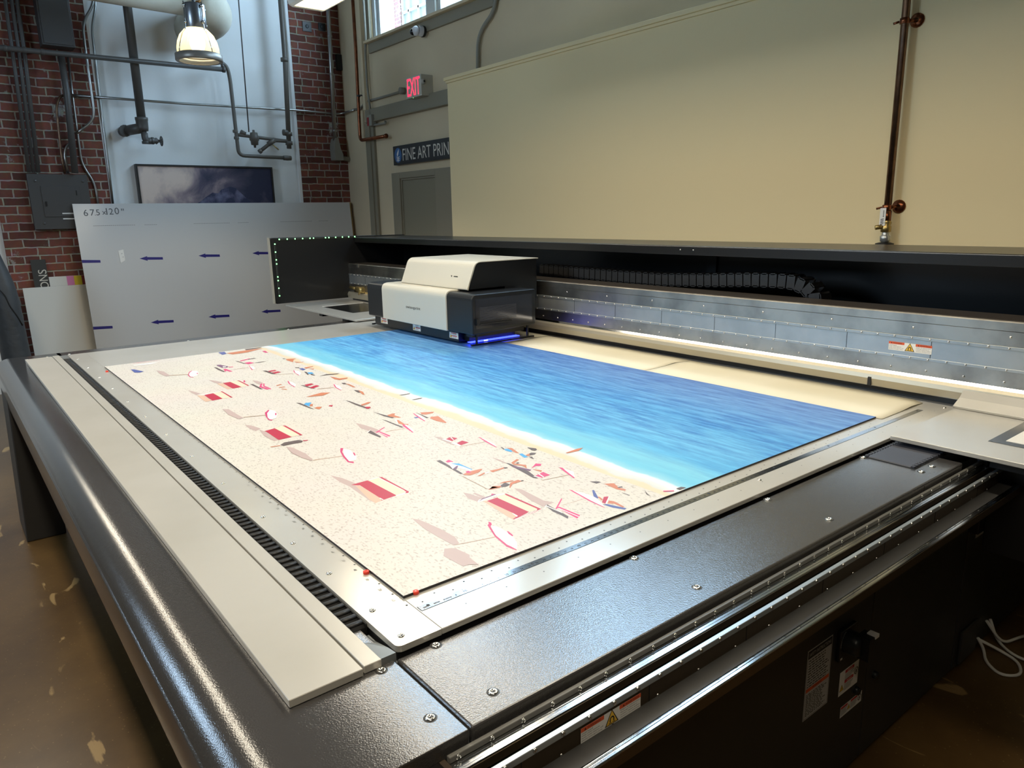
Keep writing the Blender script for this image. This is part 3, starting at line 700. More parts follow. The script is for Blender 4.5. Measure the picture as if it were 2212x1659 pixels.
# service shelves at both ends of the gantry
def shelf(ya, yb, q):
    m = MB().use('alu'); m.box(2.285, 2.855, min(ya, yb), max(ya, yb), .936, .950); s_ = m.build('service_shelf', P, bevel=.0015, seg=1)
    y0, y1 = q
    m = MB().use('rail'); m.box(2.44, 2.80, min(y0, y1), max(y0, y1), .9502, .9512); m.build('shelf_inlay', s_)
    k = .036 if y1 > y0 else -.036
    ys = sorted((y0+k, y1-k)); m = MB()
    if k < 0: m.use('label').box(2.475, 2.765, ys[0], ys[1], .9513, .9525)
    else: m.use('label').box(2.44, 2.80, y1-.012, y1, .9513, .9535)
    m.build('shelf_pad', s_)
    return s_
shelf(.985, -.33, (.765, -.2)); shelf(4.665, 5.95, (5.02, 5.57))
m = MB().use('alu2'); m.extr([(2.768, .9512), (2.765, .960), (2.815, .981), (2.842, 1.003), (2.846, 1.003), (2.818, .979), (2.771, .957), (2.772, .9512)], 'y', G0, .99); m.build('shelf_flange', P, bevel=.001, seg=1)
# gantry feet riding on the side rails
m = MB().use('black'); m.box(2.44, 2.95, .50, .745, .60, .93); m.box(2.40, 2.60, .745, .775, .66, .90); m.use('darkpaint').box(2.38, 2.86, .10, .735, .888, .934)
ft = m.build('gantry_foot', P, bevel=.003)
m = MB().use('orangecable'); m.tube([(2.43, .737, .858), (2.47, .73, .842), (2.6, .725, .838), (2.8, .72, .85), (2.9, .72, .86)], .0085, 10, .03); m.build('orange_cable', ft)
m = MB().use('chrome'); 
for (x, z) in ((2.43, .862), (2.43, .792)): m.lathe((x, .745, z), [(.007, 0), (.006, -.005), (0, -.005)], 12, 'y')
for (x, z) in ((2.62, .80), (2.66, .81), (2.62, .77), (2.66, .778)): m.lathe((x, .50+.245, z), [(.004, 0), (.003, -.003), (0, -.003)], 8, 'y')
m.build('foot_bolt', ft)
m = MB().use('black'); m.extr([(2.46, .60), (2.60, .60), (2.58, .72), (2.46, .72)], 'y', .70, .745); m.build('foot_bracket', P)
m = MB().use('black'); m.box(2.38, 2.50, 5.44, 5.50, .89, .936); m.box(2.36, 2.9, 4.95, 5.04, .70, .93); m.build('gantry_foot', P)
m = MB().use('brass'); m.tube([(2.862, 5.90, 1.054), (2.862, 5.78, 1.05)], .014, 12); m.tube([(2.862, 5.78, 1.05), (2.862, 5.66, 1.045)], .022, 10); m.tube([(2.862, 5.74, 1.04), (2.862, 5.74, 1.0)], .010, 10); m.tube([(2.862, 5.70, 1.07), (2.862, 5.70, 1.02)], .026, 10); m.build('hose_coupling', P)
m = MB().use('conduit'); m.box(2.872, 2.88, 5.755, 5.778, 1.232, 1.262); m.build('limit_tab', P)
# energy chain lying behind the beam
m = MB().use('darkpaint')
path = [(3.58, 1.30), (3.2, 1.296), (2.9, 1.292), (2.6, 1.292), (2.3, 1.305), (2.05, 1.322), (1.9, 1.326), (1.82, 1.322), (1.755, 1.30), (1.715, 1.262), (1.705, 1.21), (1.74, 1.17), (1.82, 1.15), (2.2, 1.145)]
def along(path, step):
    out = []; acc = 0
    for (a, b_) in zip(path, path[1:]):
        a, b_ = Vector(a), Vector(b_); L = (b_-a).length; t = acc
        while t < L: out.append((a+(b_-a)*(t/L), (b_-a).normalized())); t += step
        acc = t-L
    return out
for p_, d in along(path, .046):
    n = Vector((-d.y, d.x)); h = .030; w = .020
    for xa, xb in ((3.075, 3.083), (3.155, 3.163)):
        q = [p_-d*w-n*h, p_+d*w-n*h, p_+d*w+n*h, p_-d*w+n*h]
        m.extr([(c.x, c.y) for c in q] and [(0, 0)], 'x', 0, 0) if False else m.prism([(xa, c.x, c.y) for c in q], (xb-xa, 0, 0))
    for sg in (-1, 1):
        q = [p_-d*.012+n*(sg*h-.004), p_+d*.012+n*(sg*h-.004), p_+d*.012+n*(sg*h+.004), p_-d*.012+n*(sg*h+.004)]
        m.prism([(3.075, c.x, c.y) for c in q], (.088, 0, 0))
m.build('energy_chain', P)

# print carriage: white covers, black body, smoked side window
def rp(pts, rad, n=5):
    """rounded closed profile; rad per corner"""
    out = []
    for i, p_ in enumerate(pts):
        r = rad[i]; a, b_, c = Vector(pts[i-1]), Vector(p_), Vector(pts[(i+1) % len(pts)])
        if r <= 0: out.append((b_.x, b_.y)); continue
        p0 = b_+(a-b_).normalized()*r; p2 = b_+(c-b_).normalized()*r
        for k in range(n+1):
            t = k/n; q = p0*(1-t)**2+b_*2*t*(1-t)+p2*t*t; out.append((q.x, q.y))
    return out
body = rp([(2.252, 1.012), (2.252, 1.232), (2.70, 1.232), (2.70, 1.03)], [.012, .035, .01, .01])
m = MB().use('blackplastic'); m.extr(body, 'y', 3.20, 4.40); car = m.build('carriage_body', P, bevel=.006, seg=3)
cov = rp([(2.243, 1.012), (2.243, 1.240), (2.46, 1.240), (2.46, 1.225), (2.30, 1.225), (2.30, 1.012)], [.004, .045, 0, 0, 0, 0], 8)
m = MB().use('white'); m.extr(cov, 'y', 3.445, 4.185); fc = m.build('front_cover', car, bevel=.004, seg=3)
m = MB().use('ink'); m.text('swissqprint', (2.2422, 3.886, 1.100), (0, -1, 0), Z, .022, .168); m.build('front_lettering', car)
m = MB().use('blackplastic'); m.extr([(2.29, .948), (2.29, 1.015), (2.70, 1.015), (2.70, .948)], 'y', 3.395, 4.385); m.build('head_skirt', car, bevel=.003)
up_prof = rp([(2.332, 1.243), (2.395, 1.392), (2.84, 1.392), (2.84, 1.16), (2.60, 1.16), (2.60, 1.243)], [.02, .035, .004, 0, 0, 0], 6)
m = MB().use('blackplastic'); m.extr(up_prof, 'y', 3.352, 4.072); m.build('upper_body', car, bevel=.003)
sh_ = [(2.326, 1.2405), (2.3895, 1.3955), (2.85, 1.3955), (2.85, 1.3915), (2.396, 1.3915), (2.336, 1.2405)]
m = MB().use('white'); m.extr(rp(sh_, [.012, .036, 0, 0, .03, 0], 6), 'y', 3.349, 4.075); m.build('upper_cover', car, bevel=.002)
m = MB().use('ink')
def onslope(y, z): 
    t = (z-1.2405)/(1.3955-1.2405); return (2.3265+t*.063, y, z)
o = onslope(3.515, 1.302); nrm = Vector((-.155, 0, .063)).normalized(); su = Vector((.063, 0, .155)).normalized()
o = Vector(o)+nrm*.0012
m.bars(o+su*.004, (0, -1, 0), su, .042, 1, .01, .006, random.Random(2))
q = o+Vector((0, .022, 0)); m.poly([q, q+Vector((0, .010, 0))+su*.014, q+Vector((0, -.006, 0))+su*.010]); m.build('model_mark', car)
# side face: window, grille, latch
m = MB().use('smoke'); m.box(2.275, 2.672, 3.1985, 3.2015, 1.045, 1.208); sw_ = m.build('side_window', car)
m = MB().use('louvre')
for k in range(13): m.box(2.30, 2.556, 3.1965, 3.1985, 1.088+k*.0058, 1.0905+k*.0058)
m.build('grille', car)
m = MB().use('blackplastic'); m.box(2.272, 2.292, 3.186, 3.20, 1.066, 1.10); m.box(2.295, 2.52, 3.188, 3.20, 1.066, 1.072); m.build('window_latch', car)
# print heads' underside: UV lamp and bumper bars
m = MB().use('uv'); m.box(2.31, 2.66, 3.302, 3.335, .951, .955); m.build('uv_lamp', car)
m = MB().use('uvwhite'); m.box(2.40, 2.424, 3.297, 3.3005, .953, .957); m.build('uv_lamp', car)
m = MB().use('black'); m.box(2.33, 2.66, 3.345, 3.40, .955, 1.012); m.box(2.31, 2.68, 3.285, 3.345, .985, 1.012); m.build('lamp_housing', car)
for (ya, yb) in ((3.276, 3.292), (4.438, 4.454)):
    m = MB().use('black'); m.box(2.298, 2.752, ya, yb, .938, .9475)
    for x in (2.33, 2.70): m.box(x, x+.012, ya+.003, yb-.003, .9475, 1.02)
    m.build('bumper_bar', car, bevel=.002)
m = MB().use('black'); m.box(2.31, 2.69, 3.292, 3.40, 1.008, 1.02); m.box(2.31, 2.69, 4.385, 4.44, 1.008, 1.02); m.build('bumper_mount', car)
def head_sticker(y, z, w, h, tri):
    m = MB().use('label'); x = 2.2893; r = (0, -1, 0); o = Vector((x, y, z))
    r = Vector(r); u = Vector(Z); e = Vector((-.0004, 0, 0))
    m.poly([o, o+r*w, o+r*w+u*h, o+u*h])
    for fz, fx0, fx1 in ((.80, .2, .8), (.36, .35 if tri else .2, .95 if tri else .85)):
        m.use('redink'); m.poly([o+e+r*(fx0*w)+u*(fz*h), o+e+r*(fx1*w)+u*(fz*h), o+e+r*(fx1*w)+u*((fz+.13)*h), o+e+r*(fx0*w)+u*((fz+.13)*h)])
    m.use('ink'); m.bars(o+e+r*(.35*w)+u*(.72*h), r, u, .5*w, 3, .09*h, .03*h, rnd); m.bars(o+e+r*(.35*w)+u*(.28*h), r, u, .5*w, 3, .09*h, .03*h, rnd)
    c = o+e+r*(.05*w)+u*(.12*h); warn_tri(m, c.x, c.y, c.z, .26*w, u, r, 'bolt', (-1, 0, 0))
    m.build('hazard_sticker', car)
head_sticker(4.304, .966, .090, .037, False); head_sticker(3.894, .963, .090, .045, True); head_sticker(3.486, .964, .090, .034, False)

# ------------------------------------------------------------------ the beach print lying on the bed
ZP = .936
PX0, PX1, PY0, PY1 = .618, 2.513, 1.138, 4.135
def sand():
    m = mat('printed_sand', rgb(240, 229, 212), 0.42); n = m.node_tree.nodes; l = m.node_tree.links; b = n['Principled BSDF']; tc = n.new('ShaderNodeTexCoord')
    a = n.new('ShaderNodeTexNoise'); a.inputs['Scale'].default_value = 120; a.inputs['Detail'].default_value = 3; mp = n.new('ShaderNodeMapping'); mp.inputs['Scale'].default_value = (1.5, .8, 1); mp.inputs['Rotation'].default_value = (0, 0, .3); l.new(tc.outputs['Object'], mp.inputs['Vector']); l.new(mp.outputs[0], a.inputs['Vector'])
    r = n.new('ShaderNodeValToRGB'); e = r.color_ramp.elements; e[0].position = .31; e[0].color = rgb(186, 176, 168); e[1].position = .46; e[1].color = rgb(220, 214, 206)
    l.new(a.outputs['Fac'], r.inputs['Fac'])
    g = n.new('ShaderNodeTexNoise'); g.inputs['Scale'].default_value = 3; g.inputs['Detail'].default_value = 5; l.new(tc.outputs['Object'], g.inputs['Vector'])
    x = n.new('ShaderNodeMixRGB'); x.blend_type = 'MULTIPLY'; x.inputs[0].default_value = .10; l.new(r.outputs[0], x.inputs[1]); l.new(g.outputs['Color'], x.inputs[2])
    l.new(x.outputs[0], b.inputs['Base Color']); return m
def sea():
    """foam, turquoise shallows and blue water by distance from the printed shoreline"""
    m = mat('printed_sea', rgb(80, 160, 215), 0.38); n = m.node_tree.nodes; l = m.node_tree.links; b = n['Principled BSDF']; tc = n.new('ShaderNodeTexCoord')
    sp = n.new('ShaderNodeSeparateXYZ'); l.new(tc.outputs['Object'], sp.inputs[0])
    nz = n.new('ShaderNodeTexNoise'); nz.inputs['Scale'].default_value = 4.5; nz.inputs['Detail'].default_value = 7; l.new(tc.outputs['Object'], nz.inputs['Vector'])
    ad = n.new('ShaderNodeMath'); ad.operation = 'MULTIPLY_ADD'; ad.inputs[1].default_value = .10; l.new(nz.outputs['Fac'], ad.inputs[0]); l.new(sp.outputs[0], ad.inputs[2])
    mr = n.new('ShaderNodeMapRange'); mr.inputs[1].default_value = 1.40-1.5655+.05; mr.inputs[2].default_value = 2.515-1.5655+.05; l.new(ad.outputs[0], mr.inputs[0])
    r = n.new('ShaderNodeValToRGB'); e = r.color_ramp.elements
    e[0].position = 0; e[0].color = rgb(226, 206, 176); e[1].position = 1; e[1].color = rgb(104, 148, 208)
    for p_, c in ((.018, (226, 208, 180)), (.024, (212, 214, 212)), (.045, (222, 226, 224)), (.056, (246, 247, 244)), (.066, (240, 244, 243)), (.078, (150, 208, 228)), (.11, (112, 196, 226)), (.17, (128, 204, 230)), (.23, (96, 184, 230)), (.36, (112, 190, 234)), (.55, (92, 172, 226)), (.80, (112, 166, 220))):
        k = e.new(p_); k.color = rgb(*c)
    l.new(mr.outputs[0], r.inputs['Fac'])
    mp = n.new('ShaderNodeMapping'); mp.inputs['Scale'].default_value = (26, 3.0, 1); mp.inputs['Rotation'].default_value = (0, 0, math.radians(-9)); l.new(tc.outputs['Object'], mp.inputs['Vector'])
    w = n.new('ShaderNodeTexNoise'); w.inputs['Scale'].default_value = 1.6; w.inputs['Detail'].default_value = 8; w.inputs['Roughness'].default_value = .68; l.new(mp.outputs[0], w.inputs['Vector'])
    wr = n.new('ShaderNodeValToRGB'); q = wr.color_ramp.elements; q[0].position = .37; q[0].color = rgb(112, 158, 210); q[1].position = .61; q[1].color = rgb(255, 255, 255)
    l.new(w.outputs['Fac'], wr.inputs['Fac'])
    mk = n.new('ShaderNodeMapRange'); mk.inputs[1].default_value = 1.49-1.5655; mk.inputs[2].default_value = 1.80-1.5655; mk.inputs[4].default_value = .80; l.new(sp.outputs[0], mk.inputs[0])
    x = n.new('ShaderNodeMixRGB'); x.blend_type = 'MULTIPLY'; l.new(mk.outputs[0], x.inputs[0]); l.new(r.outputs[0], x.inputs[1]); l.new(wr.outputs[0], x.inputs[2])
    l.new(x.outputs[0], b.inputs['Base Color']); return m
M['sand'] = sand(); M['sea'] = sea(); M['printedge'] = mat('print_board_edge', rgb(44, 42, 46), .6)
INK = {'s': (190, 168, 164), 't': (214, 180, 158), 'r': (184, 40, 68), 'c': (238, 214, 190), 'w': (246, 243, 238), 'p': (216, 66, 124), 'q': (202, 58, 114), 'v': (122, 84, 116),
       'd': (96, 82, 80), 'l': (188, 160, 140), 'n': (84, 96, 160), 'k': (200, 124, 90), 'b': (78, 164, 222), 'm': (208, 74, 122)}
for k, c in INK.items(): M['ink_'+k] = mat('print_ink_'+{'s': 'soft_grey', 't': 'tan', 'r': 'crimson', 'c': 'cream', 'w': 'white', 'p': 'pink', 'q': 'rose', 'v': 'plum', 'd': 'dark', 'l': 'line', 'n': 'navy', 'k': 'skin', 'b': 'blue', 'm': 'magenta'}[k], rgb(*c), .42)
FIGS = """s 801,1864 817,1822 826,1763 831,1617 825,1597 801,1594 797,1620 803,1748 798,1795
t 819,1745 827,1732 829,1613 825,1600 801,1593 800,1627
r 811,1754 862,1757 864,1744 868,1604 821,1599 826,1612 829,1736
c 863,1754 898,1758 900,1743 900,1612 892,1602 868,1604 865,1739
w 896,1760 906,1757 908,1605 901,1598 865,1600 866,1605 898,1607 901,1616 896,1736 897,1755
r 899,1759 906,1754 907,1605 900,1599 892,1602 900,1609 902,1625 899,1733
w 827,1620 828,1602 825,1599 824,1615
w 868,1758 896,1760 895,1756 868,1754
s 1012,1505 1018,1492 1030,1434 1004,1423 999,1465
s 1027,1484 1035,1481 1038,1442 1028,1436
t 1016,1422 1025,1417 1028,1310 1023,1289 1003,1282 1004,1305 1011,1365
r 1025,1417 1059,1418 1062,1293 1051,1289 1004,1280 1006,1285 1025,1291 1027,1315
c 1060,1419 1090,1422 1090,1296 1085,1290 1062,1293 1061,1296 1058,1413
r 1088,1427 1093,1423 1096,1284 1074,1280 1006,1279 1006,1282 1082,1286 1089,1293 1086,1414
w 1001,1426 1014,1437 1070,1436 1091,1429 1089,1423 1060,1430 1004,1423
p 1064,1449 1070,1439 1058,1435 1055,1439
v 1003,1426 1025,1438 1068,1441 1070,1436 1024,1433
w 1027,1314 1026,1292 1020,1288 1024,1311
w 1005,1281 1094,1285 1096,1283 1007,1278
s 1133,1441 1143,1420 1136,1324 1148,1296 1108,1293 1113,1354
d 1118,1298 1126,1298 1116,1208 1105,1199 1107,1223 1107,1255
p 1131,1267 1139,1268 1142,1195 1123,1185
w 1130,1262 1133,1262 1135,1192 1132,1190
p 1121,1262 1179,1304 1179,1300 1126,1261
w 1102,1282 1125,1299 1124,1297 1102,1280
w 1120,1297 1121,1236 1118,1233 1116,1294
l 1149,1270 1224,1265 1222,1263 1148,1268
w 1238,1326 1248,1298 1251,1259 1238,1218 1223,1193 1224,1244 1227,1291
p 1237,1338 1239,1327 1227,1248 1221,1188 1219,1191 1221,1244 1233,1319
n 1279,1293 1284,1291 1253,1243 1249,1243 1251,1259
r 1239,1217 1269,1240 1280,1234 1239,1203
w 1240,1206 1283,1235 1282,1232 1240,1202
k 1258,1253 1261,1247 1254,1228 1247,1227
k 1261,1215 1267,1202 1261,1160 1254,1160 1256,1191 1244,1202
n 1231,1206 1241,1201 1258,1150 1248,1148 1235,1176
d 1319,1344 1337,1329 1339,1319 1321,1319
k 1336,1306 1359,1290 1345,1259 1350,1239 1341,1232 1332,1255
d 1344,1264 1359,1261 1355,1254 1343,1257
d 1324,1231 1327,1225 1328,1203 1324,1203
l 837,1253 912,1234 911,1233 836,1251
w 942,1289 950,1273 949,1222 931,1177 911,1152 907,1182 916,1239
q 951,1311 952,1301 946,1291 938,1286 918,1238 908,1184 909,1170 908,1149 906,1148 901,1176 913,1236 937,1296 943,1299
q 951,1240 953,1235 948,1212 943,1209 945,1225
s 821,1446 831,1429 841,1352 842,1292 831,1259 816,1257 813,1317 812,1370
s 791,1258 810,1245 816,1197 791,1161 775,1162 770,1230
l 820,1259 912,1233 911,1231 819,1257
w 938,2066 948,2036 937,1971 920,1940 898,1941 908,1997
q 934,2077 941,2070 921,2038 909,1996 897,1941 906,1927 899,1915 890,1934 901,1990 917,2043
q 943,2010 946,2003 937,1977 933,1978
l 825,2026 904,2000 902,1996 823,2022
s 806,2198 820,2185 827,2096 820,2028 811,2020 803,2064 795,2124
l 818,2024 906,2002 904,1998 816,2020
s 1103,2309 1115,2261 1124,2185 1111,2131 1095,2161 1086,2236
d 1079,2175 1099,2191 1092,2100 1083,2091
p 1107,2158 1117,2157 1120,2087 1102,2078
w 1107,2150 1110,2151 1111,2082 1108,2079
p 1100,2156 1155,2194 1154,2188 1100,2148
w 1079,2175 1102,2196 1101,2192 1078,2170
l 1133,2143 1201,2132 1198,2128 1130,2137
w 1227,2178 1225,2145 1213,2096 1198,2068 1206,2127
p 1223,2199 1221,2166 1198,2068 1194,2068 1208,2151
d 1196,2288 1201,2265 1205,2146 1196,2145 1195,2225
k 1226,2242 1237,2238 1227,2178 1238,2168 1230,2161 1218,2177 1214,2199
w 1229,2252 1234,2248 1214,2199 1213,2205
d 1222,2400 1228,2364 1242,2278 1231,2274 1222,2320
k 1238,2325 1264,2332 1274,2326 1258,2307 1262,2260 1252,2265 1236,2298
w 1322,2278 1328,2244 1320,2194 1304,2162 1313,2219
p 1324,2286 1326,2278 1302,2160 1298,2160 1309,2228
n 1295,2230 1312,2229 1309,2217 1293,2216
k 1350,2273 1394,2248 1381,2234 1349,2234 1339,2247
d 1339,2292 1337,2245 1335,2190 1325,2189
k 1348,2197 1372,2184 1349,2094 1342,2091 1332,2137 1334,2181
s 1224,1981 1237,1962 1232,1868 1220,1857 1222,1921
r 1231,1928 1264,1941 1272,1913 1240,1898
r 1232,1868 1269,1882 1274,1852 1239,1844
w 1228,1939 1237,1938 1240,1898 1233,1894
w 1226,1884 1241,1882 1237,1841 1229,1838
w 1259,1937 1264,1938 1253,1906 1250,1905
l 1231,1837 1319,1822 1316,1819 1228,1833
w 1333,1870 1333,1836 1327,1783 1311,1751 1315,1800
p 1331,1878 1333,1870 1312,1752 1308,1751 1317,1814
s 1239,1679 1245,1662 1242,1615 1237,1612 1238,1649
b 1316,1723 1328,1716 1327,1688 1315,1683 1311,1706
k 1331,1726 1342,1712 1326,1657 1321,1669
b 1321,1653 1332,1651 1325,1614 1311,1614
d 1342,1634 1358,1638 1368,1625 1353,1617 1336,1620
k 1329,1630 1349,1636 1335,1617 1329,1621
d 1380,1686 1382,1676 1391,1662 1388,1646 1377,1645 1378,1671
d 1322,1747 1324,1737 1317,1718 1312,1718
d 1328,1615 1335,1607 1324,1583 1324,1595
d 1096,1767 1109,1767 1094,1625 1086,1626 1094,1709
p 1114,1744 1130,1752 1131,1728 1113,1722
w 1112,1730 1125,1730 1132,1633 1120,1626 1110,1681 1093,1675
b 1115,1721 1134,1703 1134,1635 1130,1631 1128,1672
v 1093,1675 1116,1690 1122,1688 1101,1667
k 1088,1617 1112,1626 1153,1622 1159,1619 1135,1603 1101,1598
p 1107,1631 1119,1634 1120,1619 1106,1618
k 1113,1581 1144,1591 1144,1585 1119,1575
w 1142,1586 1155,1588 1156,1580 1141,1580
k 1165,1593 1191,1588 1214,1589 1211,1581 1164,1577
d 1212,1591 1221,1582 1218,1577 1208,1577
d 1241,1616 1246,1605 1246,1518 1228,1453 1221,1466 1228,1513 1235,1570
k 1253,1605 1287,1621 1289,1611 1255,1596 1274,1561 1257,1537 1262,1561 1248,1587
d 1264,1595 1273,1595 1268,1585 1261,1588
p 1266,1528 1304,1553 1313,1538 1301,1527 1290,1536
k 1266,1522 1279,1496 1269,1487 1266,1508
v 1236,1584 1244,1573 1260,1520 1250,1515 1238,1560
m 1235,1474 1273,1484 1271,1452 1238,1451
w 1251,1480 1256,1481 1249,1451 1245,1450
w 1229,1476 1235,1474 1239,1450 1235,1447
l 1228,1437 1313,1420 1311,1417 1226,1435
w 1334,1469 1339,1429 1308,1389 1318,1428
p 1333,1484 1337,1472 1328,1449 1308,1389 1304,1390 1320,1446
k 1151,1479 1164,1481 1180,1482 1182,1468 1163,1466 1148,1466 1128,1450 1124,1450 1143,1471
k 1126,1495 1143,1496 1167,1488 1165,1483 1141,1488 1126,1492
d 1118,1480 1140,1489 1142,1468 1123,1463 1113,1469
k 1076,1486 1078,1478 1112,1470 1116,1476 1097,1489 1108,1467 1076,1474
k 1098,1491 1116,1478 1112,1472 1097,1486
d 1182,1473 1189,1471 1187,1464 1180,1466
l 1082,1608 1076,1486 1074,1486 1079,1607
s 806,1208 809,1195 804,1147 787,1163 789,1183
s 811,2462 817,2428 816,2296 801,2292 796,2371
r 817,2430 859,2440 863,2298 817,2295 820,2421
c 858,2441 892,2452 894,2302 863,2301
r 891,2455 900,2447 900,2296 891,2295 892,2312 892,2438
d 800,2239 820,2256 867,2251 874,2232 864,2217 832,2222 804,2220
k 768,2243 799,2236 796,2229 768,2236
r 876,2237 890,2230 888,2223 874,2226
s 793,2556 809,2532 820,2470 795,2450 790,2497
s 790,3267 801,3243 814,3169 793,3154 791,3197
t 794,3150 816,3135 814,3007 788,3005 788,3044
r 815,3140 857,3139 857,3013 815,3006 818,3127
c 857,3139 891,3144 891,3008 857,3011
r 888,3152 897,3150 896,3006 888,3005 891,3136
w 792,3151 816,3143 891,3154 895,3149 815,3131
s 921,3420 935,3398 956,3330 930,3314 923,3360
t 926,3317 948,3305 947,3175 927,3164
r 950,3311 984,3311 990,3173 948,3167
c 983,3312 1016,3314 1017,3178 988,3171
r 1016,3322 1024,3314 1023,3175 1016,3173 1017,3301
p 1034,3289 1046,3302 1035,3264 1027,3255
w 897,3659 924,3698 940,3683 938,3639 914,3571 888,3544 876,3554 882,3601
q 879,3604 902,3672 922,3700 925,3697 901,3656 885,3607 879,3560 889,3545 885,3535 874,3550
q 924,3624 931,3627 923,3598 919,3599
v 1061,3763 1076,3754 1093,3681 1079,3655 1057,3667 1054,3739
w 1071,3703 1084,3687 1077,3674 1065,3673
d 1032,3716 1040,3693 1039,3562 1031,3554 1026,3629
p 1050,3625 1063,3632 1069,3542 1055,3542 1052,3586 1038,3552
p 1089,3669 1109,3657 1103,3643 1087,3652
l 1089,3588 1159,3583 1157,3577 1087,3583
p 1177,3631 1179,3624 1157,3514 1150,3508
w 1175,3613 1185,3584 1174,3527 1158,3523
d 1166,3807 1175,3788 1182,3677 1174,3695
p 1185,3790 1244,3820 1244,3804 1184,3769
p 1184,3716 1212,3721 1222,3680 1186,3663
d 1228,3802 1268,3811 1274,3797 1230,3789
d 1222,3680 1272,3684 1282,3674 1238,3665
d 1182,3453 1197,3445 1203,3325 1189,3347
r 1199,3428 1235,3431 1236,3407 1200,3399
r 1200,3381 1234,3385 1238,3357 1202,3344
l 1195,3319 1269,3289 1267,3284 1193,3314
w 1300,3351 1311,3321 1298,3261 1276,3229 1280,3288
p 1297,3356 1299,3348 1282,3294 1275,3230 1270,3228 1283,3311
k 1381,3665 1404,3654 1428,3635 1406,3620 1376,3553 1372,3620
d 1375,3693 1384,3684 1384,3669 1372,3677
k 1386,3564 1410,3524 1432,3541 1410,3516 1384,3528
n 1333,3375 1352,3377 1353,3337 1331,3321
d 1331,3420 1349,3406 1344,3394 1327,3404
k 1364,3384 1413,3386 1405,3374 1359,3351
k 1370,3349 1389,3322 1378,3304 1371,3330
b 1327,3261 1346,3252 1341,3212 1319,3223
d 1324,3290 1330,3276 1314,3211 1307,3208
d 1328,3224 1332,3185 1327,3172 1318,3193
d 1035,3200 1046,3194 1043,3063 1034,3072
s 1070,3271 1082,3251 1089,3189 1066,3163 1063,3221
p 1047,3119 1075,3178 1081,3173 1058,3124 1063,3045 1054,3042 1046,3105
p 1083,3171 1088,3166 1072,3127 1073,3043 1066,3040 1064,3119
k 1113,3096 1140,3106 1138,3093 1112,3081
k 1108,3055 1133,3047 1131,3034 1109,3039
k 1107,3019 1121,2990 1115,2979 1104,3006
w 1186,3138 1192,3100 1186,3051 1165,3010 1168,3068
p 1185,3147 1187,3137 1170,3073 1166,3012 1160,3008 1169,3090
d 1195,3026 1206,3005 1218,2909 1205,2931
r 1212,3021 1245,3024 1247,2999 1207,2982
r 1204,2953 1248,2977 1252,2951 1210,2926
l 1220,2906 1288,2885 1284,2878 1217,2899
w 1314,2937 1317,2890 1301,2831 1283,2817 1295,2879
p 1311,2939 1314,2933 1296,2878 1288,2812 1284,2816 1292,2882
k 1127,2802 1205,2828 1235,2804 1188,2775 1138,2793
d 1058,2737 1068,2719 1070,2588 1063,2619
b 1070,2691 1087,2707 1105,2697 1074,2644
k 1087,2675 1100,2672 1086,2641 1076,2642
k 1077,2607 1093,2617 1109,2606 1084,2575
r 1132,2599 1141,2608 1152,2601 1138,2579
d 1223,2639 1229,2606 1235,2454 1225,2455 1220,2544
k 1235,2530 1277,2549 1286,2541 1263,2522 1234,2514
r 1232,2490 1248,2479 1244,2462 1225,2455
d 1328,2775 1343,2751 1336,2707 1320,2721
k 1341,2762 1343,2720 1322,2665 1320,2682
d 1348,2938 1362,2932 1358,2900 1345,2907
k 1358,2917 1365,2889 1359,2818 1350,2827
d 1337,3143 1378,3160 1433,3133 1416,3124 1368,3139
k 1370,3105 1384,3031 1418,3023 1414,3007 1369,2999 1360,3031
d 1426,2564 1460,2562 1479,2562 1466,2551 1432,2555
d 1425,2462 1457,2464 1476,2461 1461,2452 1431,2454
d 1382,1685 1395,1659 1388,1646 1373,1653
k 1435,1566 1488,1571 1509,1567 1477,1553 1435,1560
d 1382,1202 1368,1180 1363,1165 1363,1178
d 1452,1155 1472,1154 1478,1142 1451,1142
p 1414,1167 1438,1150 1433,1146 1411,1162
n 1177,4120 1210,4120 1199,4047 1170,4028
k 1204,4064 1275,4072 1371,4078 1403,4069 1299,4006 1217,4000
d 1322,4120 1419,4113 1401,4094 1319,4083
p 736,4120 787,4120 885,4120 853,4117 767,4115
w 732,4064 791,4063 861,4063 812,4024 737,4041
n 702,3951 716,3938 740,3848 718,3835 699,3853
p 1373,3986 1389,3980 1381,3912 1369,3925
s 793,3831 814,3778 813,3649 792,3647 786,3739
l 814,3664 889,3625 886,3614 812,3653
s 802,2838 820,2821 820,2651 803,2647 793,2734
w 915,2682 936,2700 947,2674 937,2622 912,2567 886,2557 892,2604
q 907,2670 933,2703 934,2694 911,2656 891,2596 887,2568 893,2554 888,2544 881,2562 891,2615
q 935,2640 938,2631 928,2607 923,2606
l 825,2666 899,2637 897,2631 823,2660
s 807,2206 821,2180 822,2036 813,2017 801,2067 797,2138"""
m = MB().use('printedge'); m.box(PX0, PX1, PY0, PY1, T+.0005, ZP-.0004)
XS = 1.392
m.use('sand').poly([(PX0, PY0, ZP), (XS, PY0, ZP), (XS, PY1, ZP), (PX0, PY1, ZP)])
m.use('sea').poly([(XS, PY0, ZP), (PX1, PY0, ZP), (PX1, PY1, ZP), (XS, PY1, ZP)])
for i, ln in enumerate(FIGS.strip().splitlines()):
    a = ln.split(); z = ZP+.00015+.000004*i
    m.use('ink_'+a[0]).poly([(int(t.split(',')[0])/1000, int(t.split(',')[1])/1000, z) for t in a[1:]])
pr = m.build('beach_print', None, base=(1.5655, 2.6365, T))
tag(pr, 'large printed beach board with blue sea and red cabanas lying on the printer table', 'print')

